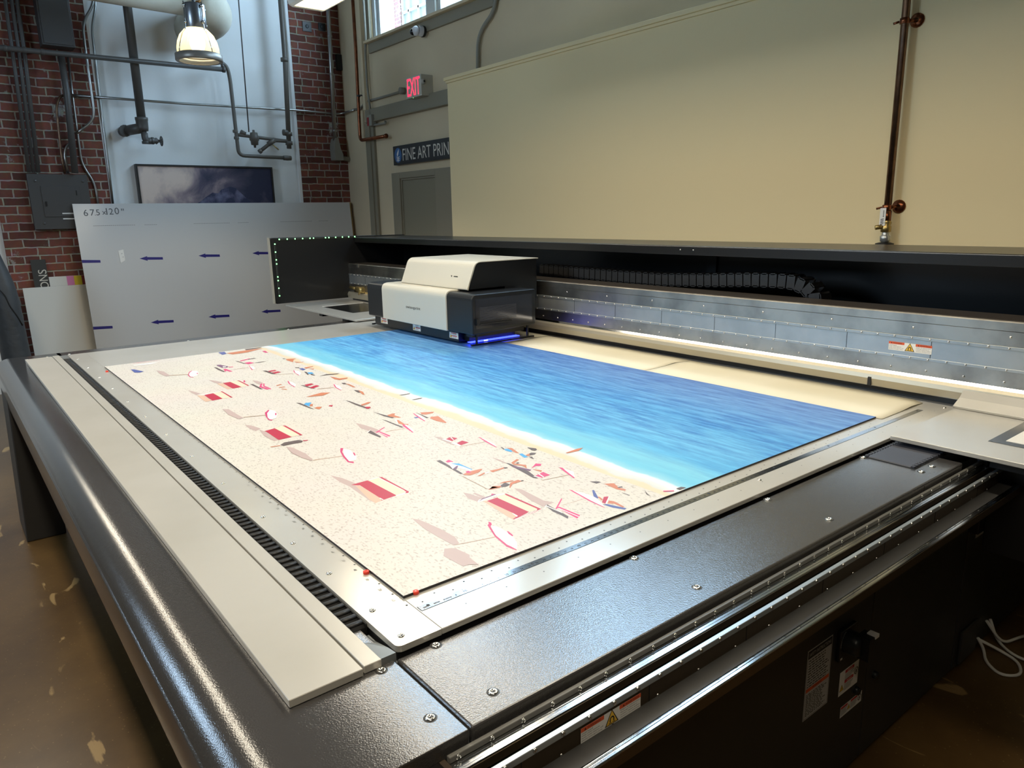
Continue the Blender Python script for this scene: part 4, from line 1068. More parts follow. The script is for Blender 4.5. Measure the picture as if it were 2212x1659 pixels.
# strips of masking paper covering the far side of the bed
for (y0, y1, lb, wv) in ((3.275, 4.10, 'cream masking paper strip under the print carriage', 0), (2.214, 3.270, 'cream masking paper strip with wavy torn edge beside the print carriage', 1), (1.118, 2.209, 'cream masking paper strip nearest the right end of the print', 0)):
    m = MB().use('paper'); rows = []
    n = 24
    for i in range(n+1):
        y = y0+(y1-y0)*i/n
        e = 2.868+(.012*math.sin(6*(y-y0))+.008*math.sin(17*y) if wv else .004*math.sin(5*y)) - (.03 if (not wv and y0 < 2 and i == 0) else 0)
        zz = T+.0022
        rows.append([(2.5145, y, zz), (2.66, y, zz+.0012), (2.74, y, zz+.0055+(.002*math.sin(9*y) if wv else 0)), (2.79, y, zz+.0038), (e, y, zz)])
    vs = [p_ for r in rows for p_ in r]+[(p_[0], p_[1], p_[2]-.0012) for r in rows for p_ in r]
    k = len(rows[0]); N = k*(n+1); fs = []
    for i in range(n):
        for j in range(k-1):
            a = i*k+j; fs.append([a, a+1, a+k+1, a+k]); fs.append([N+a, N+a+k, N+a+k+1, N+a+1])
        a = i*k; fs.append([a, a+k, N+a+k, N+a]); a += k-1; fs.append([a+k, a, N+a, N+a+k])
    for i in (0, n):
        for j in range(k-1): a = i*k+j; fs.append([a, N+a, N+a+1, a+1])
    m.add(vs, fs, True); o = m.build('masking_paper'); tag(o, lb, 'paper', 'masking paper strips beyond the print')

# ------------------------------------------------------------------ things leaning on the left wall
def lean(yb, yt, zt):
    return lambda x, z, d=0: (x, yb+(yt-yb)*z/zt-d, z)
def slab(nm, f, x0, x1, z0, z1, th, key, edge=None):
    m = MB().use(key); q = [f(x0, z0), f(x1, z0), f(x1, z1), f(x0, z1)]; m.poly(q)
    m.use(edge or key); p = [(a, b_+th, c) for a, b_, c in q]; m.poly(p[::-1])
    for i in range(4): m.poly([q[i], p[i], p[(i+1) % 4], q[(i+1) % 4]])
    return m
f = lean(8.36, 8.565, 1.838)
m = slab('b', f, 1.208, 4.216, .005, 1.835, .008, 'board', 'boardedge')
m.use('navyink')
def pp(pts, d): m.poly([f(x, z, d) for x, z in pts])
for k in range(5):
    for (xa, z0, slope) in ((1.740, 1.272, -.03), (1.751, .602, -.03)):
        x = xa+.594*(k-1); hx = x if k else 1.2085
        if k: pp([(x, z0), (x+.078, z0+.022), (x+.074, z0+.012), (x+.228, z0+.004), (x+.228, z0-.022), (x+.074, z0-.016), (x+.078, z0-.028)], .0008)
        else: pp([(1.2085, z0+.014), (x+.228, z0+.004), (x+.228, z0-.022), (1.2085, z0-.016), (1.2085, z0-.026)], .0008)
m.use('pencil')
for k in range(3):
    for j in range(22):
        x = 1.362+.972*k+j*.0178
        pp([(x, 1.615), (x+.013, 1.615), (x+.013, 1.619), (x, 1.619)], .0008)
    for j in range(7):
        x = 1.84+.972*k+j*.0178
        pp([(x, 1.615), (x+.013, 1.615), (x+.013, 1.619), (x, 1.619)], .0008)
m.use('marker')
o = Vector(f(1.295, 1.715, .0012)); up_ = (Vector(f(0, 1, 0))-Vector(f(0, 0, 0))).normalized()
for s_, x, h in (('6', 0, .064), ('7', .058, .062), ('.', .098, .008), ('5', .112, .058), ('x', .166, .034), ('1', .204, .066), ('2', .230, .062), ('0', .282, .066), ('"', .345, .024)):
    q = o+Vector((x, 0, 0))+up_*(.046 if s_ == '"' else .012 if s_ == 'x' else (x*.05))
    m.text(s_, q, X, up_, h)
bo = m.build('white_board'); tag(bo, 'long glossy white board with navy arrows and handwritten size leaning on left wall', 'board')
# outlet template stuck on the board
m = MB().use('label'); q = [f(1.556, 1.235, .004), (f(1.602, 1.262, .004)), f(1.600, 1.372, .004), f(1.552, 1.362, .004)]
m.prism(q, (0, .0035, 0)); m.use('labelgrey')
for (x, z) in ((1.574, 1.325), (1.581, 1.290)): m.poly([f(x+a, z+b_, .0046) for a, b_ in ((0, 0), (.012, .003), (.012, .012), (0, .009))])
tag(m.build('wall_plate_card'), 'small white outlet plate card stuck to the long white board', 'card')
f2 = lean(8.46, 8.60, 1.035)
m = slab('p', f2, .680, 1.40, .005, 1.035, .008, 'foamboard', 'boardedge'); tag(m.build('foam_panel'), 'plain white panel leaning behind the left end of the arrow board', 'panel')
f3 = lean(8.50, 8.645, 1.30)
m = slab('s', f3, .785, .912, .005, 1.302, .008, 'signdark'); m.use('signwhite')
for s_, z in (('S', 1.162), ('N', 1.094), ('O', 1.015)):
    V_, F_, w_, h_ = glyphs(s_); m.text(s_, f3(.905, z, .001), (0, 0, 1), (-1, 0, 0), .072, .042 if s_ == 'S' else .058 if s_ == 'N' else .070)
tag(m.build('sign_board'), 'charcoal sign board standing on end with sideways letters ONS', 'sign')
f4 = lean(8.485, 8.622, 1.13)
m = slab('c', f4, .915, 1.30, .005, 1.128, .006, 'foamboard'); m.use('pinkchip'); m.poly([f4(x, z, .0008) for x, z in ((1.068, .93), (1.132, .93), (1.132, 1.127), (1.068, 1.127))])
m.use('yellowchip'); m.poly([f4(x, z, .0008) for x, z in ((1.132, .93), (1.20, .93), (1.20, 1.127), (1.132, 1.127))]); m.use('redchip'); m.poly([f4(x, z, .0008) for x, z in ((1.20, .93), (1.30, .93), (1.30, 1.127), (1.20, 1.127))])
tag(m.build('swatch_board'), 'white board with pink and yellow swatches behind the small plain panel', 'board')
f5 = lean(8.44, 8.62, 1.84)
m = slab('w', f5, 4.215, 4.262, .005, 1.84, .022, 'wood'); tag(m.build('wood_strip'), 'raw wooden strip leaning in the corner beside the arrow board', 'strip')
# dark covered thing at the far left edge
m = MB().use('cover'); ring_ = [(.37, 7.70), (.50, 7.66), (.585, 7.72), (.60, 7.95), (.50, 8.10), (.36, 8.05)]
lev = [(0, 1.06, .02), (.35, 1.04, .01), (.75, 1.0, 0), (1.06, .96, 0), (1.22, .72, -.01), (1.44, .5, -.05), (1.52, .36, -.03)]
vs = []
for z, s_, dx in lev:
    for i, (x, y) in enumerate(ring_): vs.append((.485+(x-.485)*s_+dx, 7.88+(y-7.88)*s_, z+(.02*math.sin(i*2.1) if z > 1 else 0)))
n = 6; fs = [[i*n+k, i*n+(k+1) % n, (i+1)*n+(k+1) % n, (i+1)*n+k] for i in range(len(lev)-1) for k in range(n)]+[[(len(lev)-1)*n+k for k in range(n)]]
m.add(vs, fs, True); co = m.build('covered_stand'); md = co.modifiers.new('soft', 'SUBSURF'); md.levels = 2; md.render_levels = 2
tag(co, 'tall narrow stand under dark grey cover at the left edge', 'stand')
m = MB().use('rubber'); m.tube([(.40, 7.64, 1.235), (.43, 7.64, 1.12), (.468, 7.64, 1.06), (.49, 7.64, .96), (.535, 7.65, .86), (.56, 7.66, .78)], .006, 8, .03)
m.build('cable', co) if False else tag(m.build('black_cable'), 'thin black cable hanging down the dark covered stand', 'cable')

# ------------------------------------------------------------------ framed mountain picture
pic = thing('framed_picture', (2.575, 8.66, 1.55), 'dark framed mountain and storm cloud picture on the white wall', 'picture')
x0, x1, z0, z1 = 1.845, 3.300, 1.45, 2.238; yf = 8.625
m = MB().use('signblack')
for a in ((x0, x0+.018, z0, z1), (x1-.018, x1, z0, z1), (x0+.018, x1-.018, z0, z0+.018), (x0+.018, x1-.018, z1-.018, z1)): m.box(a[0], a[1], yf, 8.70, a[2], a[3])
m.build('frame', pic, bevel=.002)
def cloud():
    mm = mat('printed_storm_sky', rgb(120, 110, 118), .45); n = mm.node_tree.nodes; l = mm.node_tree.links; b = n['Principled BSDF']; tc = n.new('ShaderNodeTexCoord')
    a = n.new('ShaderNodeTexNoise'); a.inputs['Scale'].default_value = 2.6; a.inputs['Detail'].default_value = 7; a.inputs['Roughness'].default_value = .55; a.inputs['Distortion'].default_value = .5
    l.new(tc.outputs['Object'], a.inputs['Vector'])
    sp = n.new('ShaderNodeSeparateXYZ'); l.new(tc.outputs['Object'], sp.inputs[0])
    g = n.new('ShaderNodeMath'); g.operation = 'MULTIPLY_ADD'; g.inputs[1].default_value = -.34; l.new(sp.outputs[0], g.inputs[0]); l.new(a.outputs['Fac'], g.inputs[2])
    r = n.new('ShaderNodeValToRGB'); e = r.color_ramp.elements; e[0].position = .30; e[0].color = rgb(38, 42, 70); e[1].position = .74; e[1].color = rgb(226, 204, 190)
    k = e.new(.45); k.color = rgb(86, 80, 100); k = e.new(.58); k.color = rgb(158, 140, 144)
    l.new(g.outputs[0], r.inputs['Fac']); l.new(r.outputs[0], b.inputs['Base Color']); return mm
M['storm'] = cloud(); M['rock'] = mat('printed_rock', rgb(40, 46, 78), .45, 0, None, (7, rgb(112, 112, 140), .5, .66))
m = MB().use('storm'); yc = 8.64; m.poly([(x0+.018, yc, z0+.018), (x1-.018, yc, z0+.018), (x1-.018, yc, z1-.018), (x0+.018, yc, z1-.018)])
m.use('rock'); m.poly([(2.25, yc-.001, z0+.018), (3.26, yc-.001, z0+.018), (3.10, yc-.001, 1.76), (2.99, yc-.001, 1.87), (2.93, yc-.001, 1.93), (2.86, yc-.001, 2.0), (2.80, yc-.001, 2.015), (2.70, yc-.001, 1.985), (2.66, yc-.001, 1.94), (2.60, yc-.001, 1.95), (2.52, yc-.001, 1.90), (2.47, yc-.001, 1.86), (2.36, yc-.001, 1.80)])
m.build('picture_print', pic)

# ------------------------------------------------------------------ pipes and conduits on the left wall
def run(nm, key, pts, r, lb, cat='pipe', bend=.05, seg=10, extra=None, group=None):
    m = MB().use(key).tube(pts, r, seg, bend)
    if extra: extra(m)
    return tag(m.build(nm), lb, cat, group)
# thick grey steam pipe with tee, elbow and gate valve
sp_ = thing('steam_pipe', (1.92, 8.45, 2.47), 'thick dark grey vertical pipe ending in elbow and hand valve on white wall', 'pipe')
m = MB().use('pipe').tube([(1.923, 8.45, ZC), (1.921, 8.45, 2.66)], .042, 16); m.build('riser', sp_)
m = MB().use('pipe').lathe((1.92, 8.45, 2.55), [(.0, .0), (.052, .0), (.056, .03), (.058, .10), (.061, .105), (.061, .13), (.045, .13)], 18)
m.tube([(1.92, 8.45, 2.58), (1.84, 8.50, 2.565), (1.78, 8.70, 2.56)], .05, 14, .04); m.tube([(1.78, 8.56, 2.556), (1.776, 8.575, 2.556)], .058, 14); m.build('tee_fitting', sp_)
m = MB().use('pipe').tube([(1.928, 8.45, 2.56), (1.928, 8.45, 2.515)], .026, 12); m.tube([(1.93, 8.45, 2.53), (1.932, 8.45, 2.452), (2.00, 8.45, 2.458)], .033, 12, .05)
m.tube([(1.932, 8.45, 2.45), (1.932, 8.45, 2.425)], .036, 12); m.lathe((1.99, 8.45, 2.458), [(.036, 0), (.036, .02), (.026, .03), (.034, .045), (.022, .06), (.015, .065), (.013, .10), (0, .10)], 14, 'x'); m.build('valve_body', sp_)
m = MB().use('pipe')
for i in range(20):
    a = 2*math.pi*i/20; b_ = 2*math.pi*(i+1)/20
    m.tube([(2.085, 8.45+.045*math.cos(a), 2.458+.045*math.sin(a)), (2.085, 8.45+.045*math.cos(b_), 2.458+.045*math.sin(b_))], .0065, 6)
for a in (0.3, 2.4, 4.5): m.tube([(2.085, 8.45, 2.458), (2.085, 8.45+.045*math.cos(a), 2.458+.045*math.sin(a))], .006, 6)
m.build('hand_wheel', sp_)
# condensate trap loop
lp_ = thing('steam_trap_loop', (3.2, 8.5, 2.34), 'grey brown pipe loop with steam trap valve on white wall near right brick pier', 'pipe')
m = MB().use('pipe2').tube([(3.523, 8.5, ZC), (3.512, 8.5, 3.42), (3.472, 8.5, 2.44)], .027, 14)
for z, xx in ((3.40, 3.502), (2.60, 3.48), (2.50, 3.476)): m.tube([(xx, 8.5, z-.02), (xx, 8.5, z+.02)], .040, 14)
m.lathe((3.41, 8.5, 2.615), [(0, 0), (.034, .005), (.034, .03), (.03, .06)], 12, 'x'); m.build('riser', lp_)
m = MB().use('pipe2').tube([(2.755, 8.5, 3.33), (2.80, 8.5, 3.30), (2.855, 8.5, 3.26), (2.872, 8.5, 3.14), (2.88, 8.5, 2.56), (2.884, 8.5, 2.345), (3.47, 8.5, 2.335)], .020, 12, .07)
for p_ in ((2.79, 3.307), (2.872, 2.60), (2.878, 2.53)): m.lathe((p_[0], 8.5, p_[1]-.015), [(.026, 0), (.029, .012), (.026, .03)], 12)
m.lathe((3.455, 8.5, 2.335), [(.026, -.06), (.028, -.02), (.026, .03), (0, .035)], 12, 'x'); m.build('return_pipe', lp_)
m = MB().use('pipe2').tube([(2.885, 8.5, 2.565), (3.47, 8.5, 2.52)], .018, 12); m.tube([(2.93, 8.5, 2.60), (2.98, 8.5, 2.575)], .024, 10); m.tube([(3.472, 8.5, 2.52), (3.30, 8.5, 2.525), (3.13, 8.5, 2.40)], .020, 10, .05); m.tube([(3.23, 8.5, 2.48), (3.31, 8.5, 2.53)], .028, 10)
m.tube([(3.14, 8.5, 2.408), (3.118, 8.5, 2.39)], .026, 10); m.build('bypass_pipe', lp_)
m = MB().use('pipe2').lathe((3.075, 8.5, 2.535), [(0, -.10), (.012, -.10), (.014, -.075), (.038, -.07), (.042, -.03), (.052, -.02), (.052, .02), (.044, .03), (.040, .06), (.014, .065), (.012, .09), (0, .09)], 16); m.build('trap_body', lp_)
m = MB().use('brass').tube([(3.27, 8.48, 2.475), (3.335, 8.47, 2.42)], .007, 8); m.build('yellow_lever', lp_)
run('thin_rod', 'pipe', [(3.071, 8.5, ZC), (3.022, 8.5, 2.60)], .007, 'thin dark rod hanging down the white wall onto the steam trap', 'rod', 0, 8)
hp = thing('conduit_crossbar', (1.8, 8.40, 3.2), 'dark horizontal pipe crossing the brick pier and white wall up high', 'pipe')
m = MB().use('pipe').tube([(.0, 8.37, 3.197), (1.0, 8.37, 3.197), (2.76, 8.37, 3.205)], .024, 14); m.lathe((2.755, 8.37, 3.205), [(.024, 0), (.030, .002), (.030, .03), (0, .035)], 12, 'x')
m.tube([(2.765, 8.37, 3.225), (2.79, 8.47, 3.30)], .018, 10); m.build('bar', hp)
m = MB().use('pipe')
for x in (.84, .99, 1.13): m.lathe((x, 8.37, 3.197), [(.027, -.015), (.030, 0), (.027, .015)], 12, 'x')
m.tube([(1.09, 8.39, 3.20), (1.09, 8.66, 3.24)], .014, 8); m.tube([(.95, 8.39, 3.20), (.95, 8.66, 3.24)], .014, 8); m.build('bracket', hp)
for k, (xa, xb, ww) in enumerate(((.918, .892, .0165), (.969, .929, .0165), (1.012, .968, .0185))):
    run('dark_conduit', 'pipe', [(xa+.03, 8.60, ZC), (xa, 8.60, 3.24), (xb, 8.60, 2.132)], ww,
        ('leftmost of three dark pipes dropping side by side to the panelboard', 'middle of three dark pipes dropping side by side to the panelboard', 'rightmost of three dark pipes dropping side by side to the panelboard')[k], 'pipe', 0, 12, None, 'dark pipes above the panelboard')
run('dark_conduit', 'pipe', [(1.305, 8.57, 3.24), (1.307, 8.57, 2.88), (1.275, 8.57, 2.132)], .030, 'single dark pipe running from the upper grey box down to the panelboard', 'pipe', 0, 14)
run('brown_conduit', 'oldcopper', [(1.34, 8.62, 2.872), (1.25, 8.62, 2.86), (1.206, 8.62, 2.75), (1.186, 8.62, 2.28), (1.193, 8.62, 2.128)], .012, 'thin brownish pipe curving down the left brick pier', 'pipe', .06)
run('steel_conduit', 'conduit', [(1.327, 8.625, 2.872), (2.41, 8.625, 2.868), (3.647, 8.625, 2.886), (4.17, 8.625, 2.875), (4.24, 8.56, 2.89), (4.262, 8.36, 2.90)], .013, 'long horizontal steel conduit crossing the white wall below the dark pipe', 'conduit', .05)
run('steel_conduit', 'conduit', [(1.655, 8.60, ZC), (1.668, 8.60, 3.75), (1.532, 8.60, 3.54), (1.526, 8.60, 3.12), (1.527, 8.60, 2.715), (1.489, 8.60, 2.625), (1.335, 8.60, 2.505)], .013, 'bent steel conduit at the right edge of the left brick pier', 'conduit', .10)
run('steel_conduit', 'conduit', [(1.70, 8.655, ZC), (1.686, 8.655, 3.74), (1.618, 8.655, 3.52), (1.610, 8.655, 3.09), (1.602, 8.655, 2.655), (1.598, 8.655, 2.30), (1.587, 8.655, 1.70)], .012, 'steel conduit running down the white strip beside the left brick pier', 'conduit', .10)
run('steel_conduit', 'conduit', [(1.374, 8.65, 3.226), (1.363, 8.65, 2.767), (1.357, 8.65, 2.23), (1.451, 8.65, 2.03), (1.452, 8.65, 1.60)], .012, 'bright steel conduit stepping aside past the right of the panelboard', 'conduit', .08)
run('steel_conduit', 'conduit', [(1.30, 8.63, 2.425), (1.25, 8.63, 2.40), (1.216, 8.63, 2.32), (1.221, 8.63, 2.128)], .013, 'short hooked steel conduit entering the top of the panelboard', 'conduit', .05)
# electrical boxes
pb = thing('panelboard', (1.14, 8.6, 1.60), 'grey electrical panelboard on the left brick pier', 'electrical panel')
m = MB().use('panelboard').box(.866, 1.379, 8.595, 8.66, 1.592, 2.120); m.build('enclosure', pb, bevel=.004)
m = MB().use('panelboard').box(.966, 1.294, 8.589, 8.595, 1.712, 2.006); dd = m.build('panel_door', pb, bevel=.002)
m = MB().use('black').box(1.262, 1.268, 8.585, 8.589, 1.92, 1.965); m.box(.985, .998, 8.581, 8.589, 1.815, 1.86); m.build('latch', dd)
m = MB().use('label').box(1.115, 1.215, 8.5875, 8.589, 1.738, 1.750); m.build('label_strip', dd)
m = MB().use('label').box(1.115, 1.215, 8.5935, 8.595, 1.686, 1.698); m.build('label_strip', pb)
m = MB().use('pipe')
for x, z in ((.93, 2.055), (1.335, 2.055), (.95, 1.65)): m.lathe((x, 8.595, z), [(.012, 0), (.010, -.004), (0, -.005)], 12, 'y')
m.build('panel_screw', pb)
ub = thing('junction_box', (1.29, 8.6, 3.28), 'large dark grey box high on the left brick pier', 'electrical box')
m = MB().use('panelboard').box(1.152, 1.425, 8.48, 8.66, 3.285, 4.3); m.build('enclosure', ub, bevel=.004)
m = MB().use('panelboard').box(1.168, 1.412, 8.472, 8.48, 3.30, 4.29); m.build('cover', ub, bevel=.003)
# conduit with elbow on the right brick pier
rc = thing('conduit_elbow', (4.11, 8.6, 2.33), 'steel conduit ending in grey pull elbow on the right brick pier', 'conduit')
m = MB().use('conduit').tube([(4.125, 8.57, ZC), (4.112, 8.57, 4.11), (4.104, 8.57, 3.57), (4.084, 8.57, 2.56)], .024, 14)
for z in (3.72, 3.30, 2.66): m.lathe((4.095+(z-3)*.02, 8.57, z), [(.025, 0), (.030, .006), (.030, .02), (.025, .026)], 14)
m.build('tube', rc)
m = MB().use('greyconduit'); m.extr(rp([(4.055, 2.33), (4.052, 2.50), (4.075, 2.59), (4.115, 2.59), (4.135, 2.47), (4.165, 2.40), (4.165, 2.33)], [.02, .02, .01, .01, .02, .01, .01]), 'y', 8.53, 8.66); m.tube([(4.15, 8.60, 2.365), (4.28, 8.615, 2.352)], .028, 12); m.build('pull_elbow', rc, bevel=.004)
for (x, z, s_, lb) in ((3.875, 3.825, .055, 'square grey cover plate on the right brick pier'), (4.06, 3.845, .045, 'smaller dark cover plate beside the conduit on the right brick pier')):
    m = MB().use('panelboard' if s_ > .05 else 'black').box(x-s_, x+s_, 8.652, 8.66, z-s_, z+s_*.9); m.use('black').lathe((x, 8.652, z), [(.022, 0), (.018, -.006), (0, -.006)], 12, 'y'); tag(m.build('cover_plate_box', bevel=.002), lb, 'cover plate')
m = MB().use('black').box(4.20, 4.278, 8.62, 8.66, 3.38, 3.56); tag(m.build('wall_bracket', bevel=.01), 'black bracket in the corner between the brick pier and back wall', 'bracket')

# lagged pipe under the ceiling at the left
lg = thing('lagged_pipe', (2.0, 7.8, 3.5), 'fat cream insulated pipe with elbow behind the hanging lamp', 'pipe')
m = MB().use('lagging').tube([(-1.5, 7.8, 3.70), (1.4, 7.8, 3.70), (2.36, 7.8, 3.68)], .135, 22); m.build('straight_run', lg)
m = MB().use('lagging').tube([(2.34, 7.80, 3.66), (2.52, 7.82, 3.645), (2.60, 8.0, 3.62), (2.58, 8.66, 3.62)], .185, 24, .16); m.build('elbow', lg)
m = MB().use('rustfoam').tube([(2.345, 7.80, 3.655), (2.375, 7.80, 3.655)], .189, 24); m.build('worn_edge', lg)

# ------------------------------------------------------------------ lamps
def lamp(loc, label, first=[]):
    x, y, z = loc
    if not first:
        L = thing('pendant_lamp', (1.965, 6.5, 2.88), label, 'lamp', None)
        c = (1.965, 6.5, 0)
        m = MB().use('lampmetal').lathe((1.968, 6.5, 3.14), [(0, .185), (.078, .185), (.082, .175), (.082, .0), (.078, -.006)], 28)
        hs = m.build('lamp_housing', L)
        m = MB().use('chrome')
        for k in range(4):
            a = math.radians(20+90*k); px_, py_ = 1.968+.094*math.cos(a), 6.5+.094*math.sin(a)
            m.tube([(px_, py_, 3.33), (px_, py_, 3.12), (1.965+.155*math.cos(a), 6.5+.155*math.sin(a), 3.03), (1.965+.172*math.cos(a), 6.5+.172*math.sin(a), 2.955)], .0045, 8, .05)
            for zz in (3.30, 3.18): m.lathe((px_, py_, zz), [(.0, -.012), (.010, -.01), (.010, .01), (0, .012)], 8)
        m.build('cage_rods', L)
        m = MB().use('lampmetal').tube([(1.968, 6.5, 3.325), (1.968, 6.5, ZC)], .012, 10); m.build('stem', L)
        m = MB().use('whitecable')
        m.tube([(1.99+.018*math.cos(k*.9), 6.5+.018*math.sin(k*.9), 3.325+k*.006) for k in range(60)], .005, 6); m.build('coiled_cord', L)
        m = MB().use('lampglass').lathe((1.965, 6.5, 2.945), [(.160, 0), (.160, .05), (.150, .10), (.128, .15), (.095, .185), (.080, .20)], 36); m.build('glass_bell', L)
        m = MB().use('lampring').lathe((1.965, 6.5, 2.90), [(.150, .0), (.176, .0), (.179, .005), (.179, .05), (.165, .056), (.158, .05), (.172, .044), (.172, .004)], 40); m.build('lamp_ring', L)
        m = MB().use('reflector').lathe((1.965, 6.5, 2.905), [(.168, .002), (.13, .018), (.128, .03)], 36); m.build('ring_liner', L)
        m = MB().use('bulb').lathe((1.965, 6.5, 2.97), [(0, 0), (.04, .01), (.058, .05), (.055, .10), (.03, .15), (.025, .18), (0, .18)], 24); m.build('bulb', L)
        ld = bpy.data.lights.new('lamp_light', 'SPOT'); ld.energy = LAMP_SPOT; ld.color = LAMP_COL; ld.spot_size = math.radians(128); ld.spot_blend = .35; ld.shadow_soft_size = .12
        lo_ = bpy.data.objects.new('lamp_light', ld); COL.objects.link(lo_); lo_.parent = L; lo_.location = (0, 0, .04)
        first.append(L); return L
    L = first[0].copy(); COL.objects.link(L); L.location = loc; L['label'] = label
    for ch in first[0].children:
        c = ch.copy(); COL.objects.link(c); c.parent = L
        if c.type == 'LIGHT': c.data = c.data.copy(); c.data.energy = LAMP_SPOT
    return L
lamp((1.965, 6.5, 2.88), 'hanging industrial lamp with glowing ribbed glass bell and dark ring')

def fluo(y0, y1, label, x=2.03, z=2.878, first=[]):
    if not first:
        F = thing('fluorescent_fixture', (x, (y0+y1)/2, z), label, 'light fixture', 'fluorescent fixtures in rows')
        h = .125
        shell = [(x-h, z+.036), (x-h+.008, z+.010), (x-.095, z), (x+.095, z), (x+h-.008, z+.010), (x+h, z+.036), (x+h-.02, z+.060), (x-h+.02, z+.060)]
        m = MB().use('reflector'); m.extr([(x-h, z+.036), (x-h+.008, z+.010), (x-.095, z), (x-.093, z+.005), (x-.105, z+.016), (x-.115, z+.04), (x+.115, z+.04), (x+.105, z+.016), (x+.093, z+.005), (x+.095, z), (x+h-.008, z+.010), (x+h, z+.036), (x+h-.02, z+.060), (x-h+.02, z+.060)], 'y', y0, y1)
        m.extr(shell, 'y', y1, y1+.028); m.extr(shell, 'y', y0-.028, y0); m.build('fixture_body', F, bevel=.003)
        m = MB().use('diffuser'); m.box(x-.092, x+.092, y0+.005, y1-.005, z+.005, z+.009); m.build('lens', F)
        m = MB().use('reflector')
        for k in range(1, 18): yy = y0+(y1-y0)*k/18; m.box(x-.092, x+.092, yy-.0015, yy+.0015, z-.001, z+.0045)
        m.build('louvre_blades', F)
        for yy in (y0+.3, y1-.3): MB().use('chrome').tube([(x, yy, z+.055), (x, yy, ZC)], .004, 6).build('hanger', F)
        ld = bpy.data.lights.new('tube_light', 'AREA'); ld.shape = 'RECTANGLE'; ld.size = .18; ld.size_y = y1-y0-.04; ld.energy = LAMP_ROW; ld.color = LAMP_COL; ld.spread = math.radians(165)
        lo_ = bpy.data.objects.new('tube_light', ld); COL.objects.link(lo_); lo_.parent = F; lo_.location = (0, 0, -.003)
        first.append((F, (y0+y1)/2)); return
    F0 = first[0][0]; F = F0.copy(); COL.objects.link(F); F.location = (x, (y0+y1)/2, z); F['label'] = label
    for ch in F0.children:
        c = ch.copy(); COL.objects.link(c); c.parent = F
fluo(2.28, 4.48, 'lit white fluorescent fixture hanging near the window, its end at the top edge')
fluo(.0, 2.2, 'lit fluorescent fixture hanging over the near end of the printer, out of frame')
for y0 in (-.9, 1.5, 3.9): fluo(y0, y0+2.2, 'lit fluorescent fixture hanging above the left rim of the printer, out of frame', -.05)

# ------------------------------------------------------------------ back wall fittings
ex = thing('exit_sign', (4.2, 6.85, 2.84), 'red EXIT sign box above the door', 'exit sign')
m = MB().use('exitbox').box(4.14, XB, 6.64, 6.935, 2.832, 3.035); m.build('sign_housing', ex, bevel=.004)
m = MB().use('exitred').text('EXIT', (4.1392, 6.912, 2.850), (0, -1, 0), Z, .168, .245); m.build('exit_letters', ex)
m = MB().use('exitbox').lathe((4.165, 6.63, 2.965), [(0, -.012), (.026, -.008), (.028, .01), (.024, .02)], 16, 'y'); m.use('black').lathe((4.165, 6.63, 2.965), [(.012, -.0125), (0, -.0125)], 12, 'y'); m.build('lamp_head', ex)
m = MB().use('led').lathe((4.15, 6.82, 2.832), [(.004, 0), (0, -.003)], 8); m.build('pilot_light', ex)
run('painted_conduit', 'greyconduit', [(4.262, 8.36, 2.905), (4.262, 8.20, 2.89), (4.262, 8.08, 2.955), (4.262, 7.9, 2.953), (4.262, 7.22, 2.956)], .013, 'cream painted conduit leading to the exit sign', 'conduit', .05, 10, lambda m: m.lathe((4.25, 7.20, 2.958), [(0, -.03), (.035, -.03), (.035, .03), (0, .03)], 14, 'x'))
cp = thing('copper_pipe', (4.2, 8.1, 2.5), 'shiny copper pipe in the corner turning right above the door', 'pipe')
m = MB().use('copper').tube([(4.20, 8.105, ZC), (4.20, 8.107, 3.55), (4.20, 8.14, 2.53), (4.20, 7.52, 2.525)], .019, 14, .06); m.lathe((4.20, 7.505, 2.525), [(.019, 0), (.026, .005), (.026, .025), (.019, .03)], 14, 'y'); m.build('tube', cp)
m = MB().use('black').tube([(4.20, 8.115, 3.02), (4.20, 8.06, 3.02), (4.28, 8.06, 3.02)], .008, 8); m.lathe((4.2, 8.112, 3.01), [(.022, 0), (.022, .02)], 12); m.build('pipe_clip', cp)
pc = thing('painted_conduit', (4.25, 7.9, 2.7), 'cream conduit dropping past the window to a small switch box', 'conduit')
m = MB().use('greyconduit').tube([(4.232, 7.91, ZC), (4.232, 7.91, 3.62), (4.232, 7.945, 3.45), (4.232, 7.945, 3.09), (4.232, 7.90, 2.78)], .013, 10, .05); m.build('tube', pc)
m = MB().use('greyconduit').box(4.19, XB-.03, 7.815, 7.915, 2.665, 2.785); m.use('redtag').box(4.185, 4.19, 7.875, 7.918, 2.668, 2.76); m.use('greyconduit').tube([(4.225, 7.82, 2.672), (4.225, 7.57, 2.664)], .012, 10); m.tube([(4.225, 7.575, 2.664), (4.225, 7.555, 2.685)], .016, 8); m.build('switch_box', pc, bevel=.003)
run('painted_conduit', 'greyconduit', [(4.25, 5.515, ZC), (4.25, 5.52, 3.50), (4.25, 5.57, 3.385), (4.25, 5.73, 3.30), (4.25, 5.81, 3.20), (4.25, 5.835, 2.8)], .018, 'grey conduit with double bend beside the window disappearing behind the partition', 'conduit', .10)
sc_ = thing('security_camera', (4.2, 6.74, 3.43), 'white dome security camera under the window', 'camera')
m = MB().use('black').lathe((4.25, 6.72, 3.45), [(.052, 0), (.055, -.02), (.050, -.028)], 20, 'x'); m.build('mount', sc_)
def ball(m, c, r, key, n=16):
    m.use(key); m.lathe(c, [(r*math.sin(math.pi*k/n), -r*math.cos(math.pi*k/n)) for k in range(n+1)], 24); return m
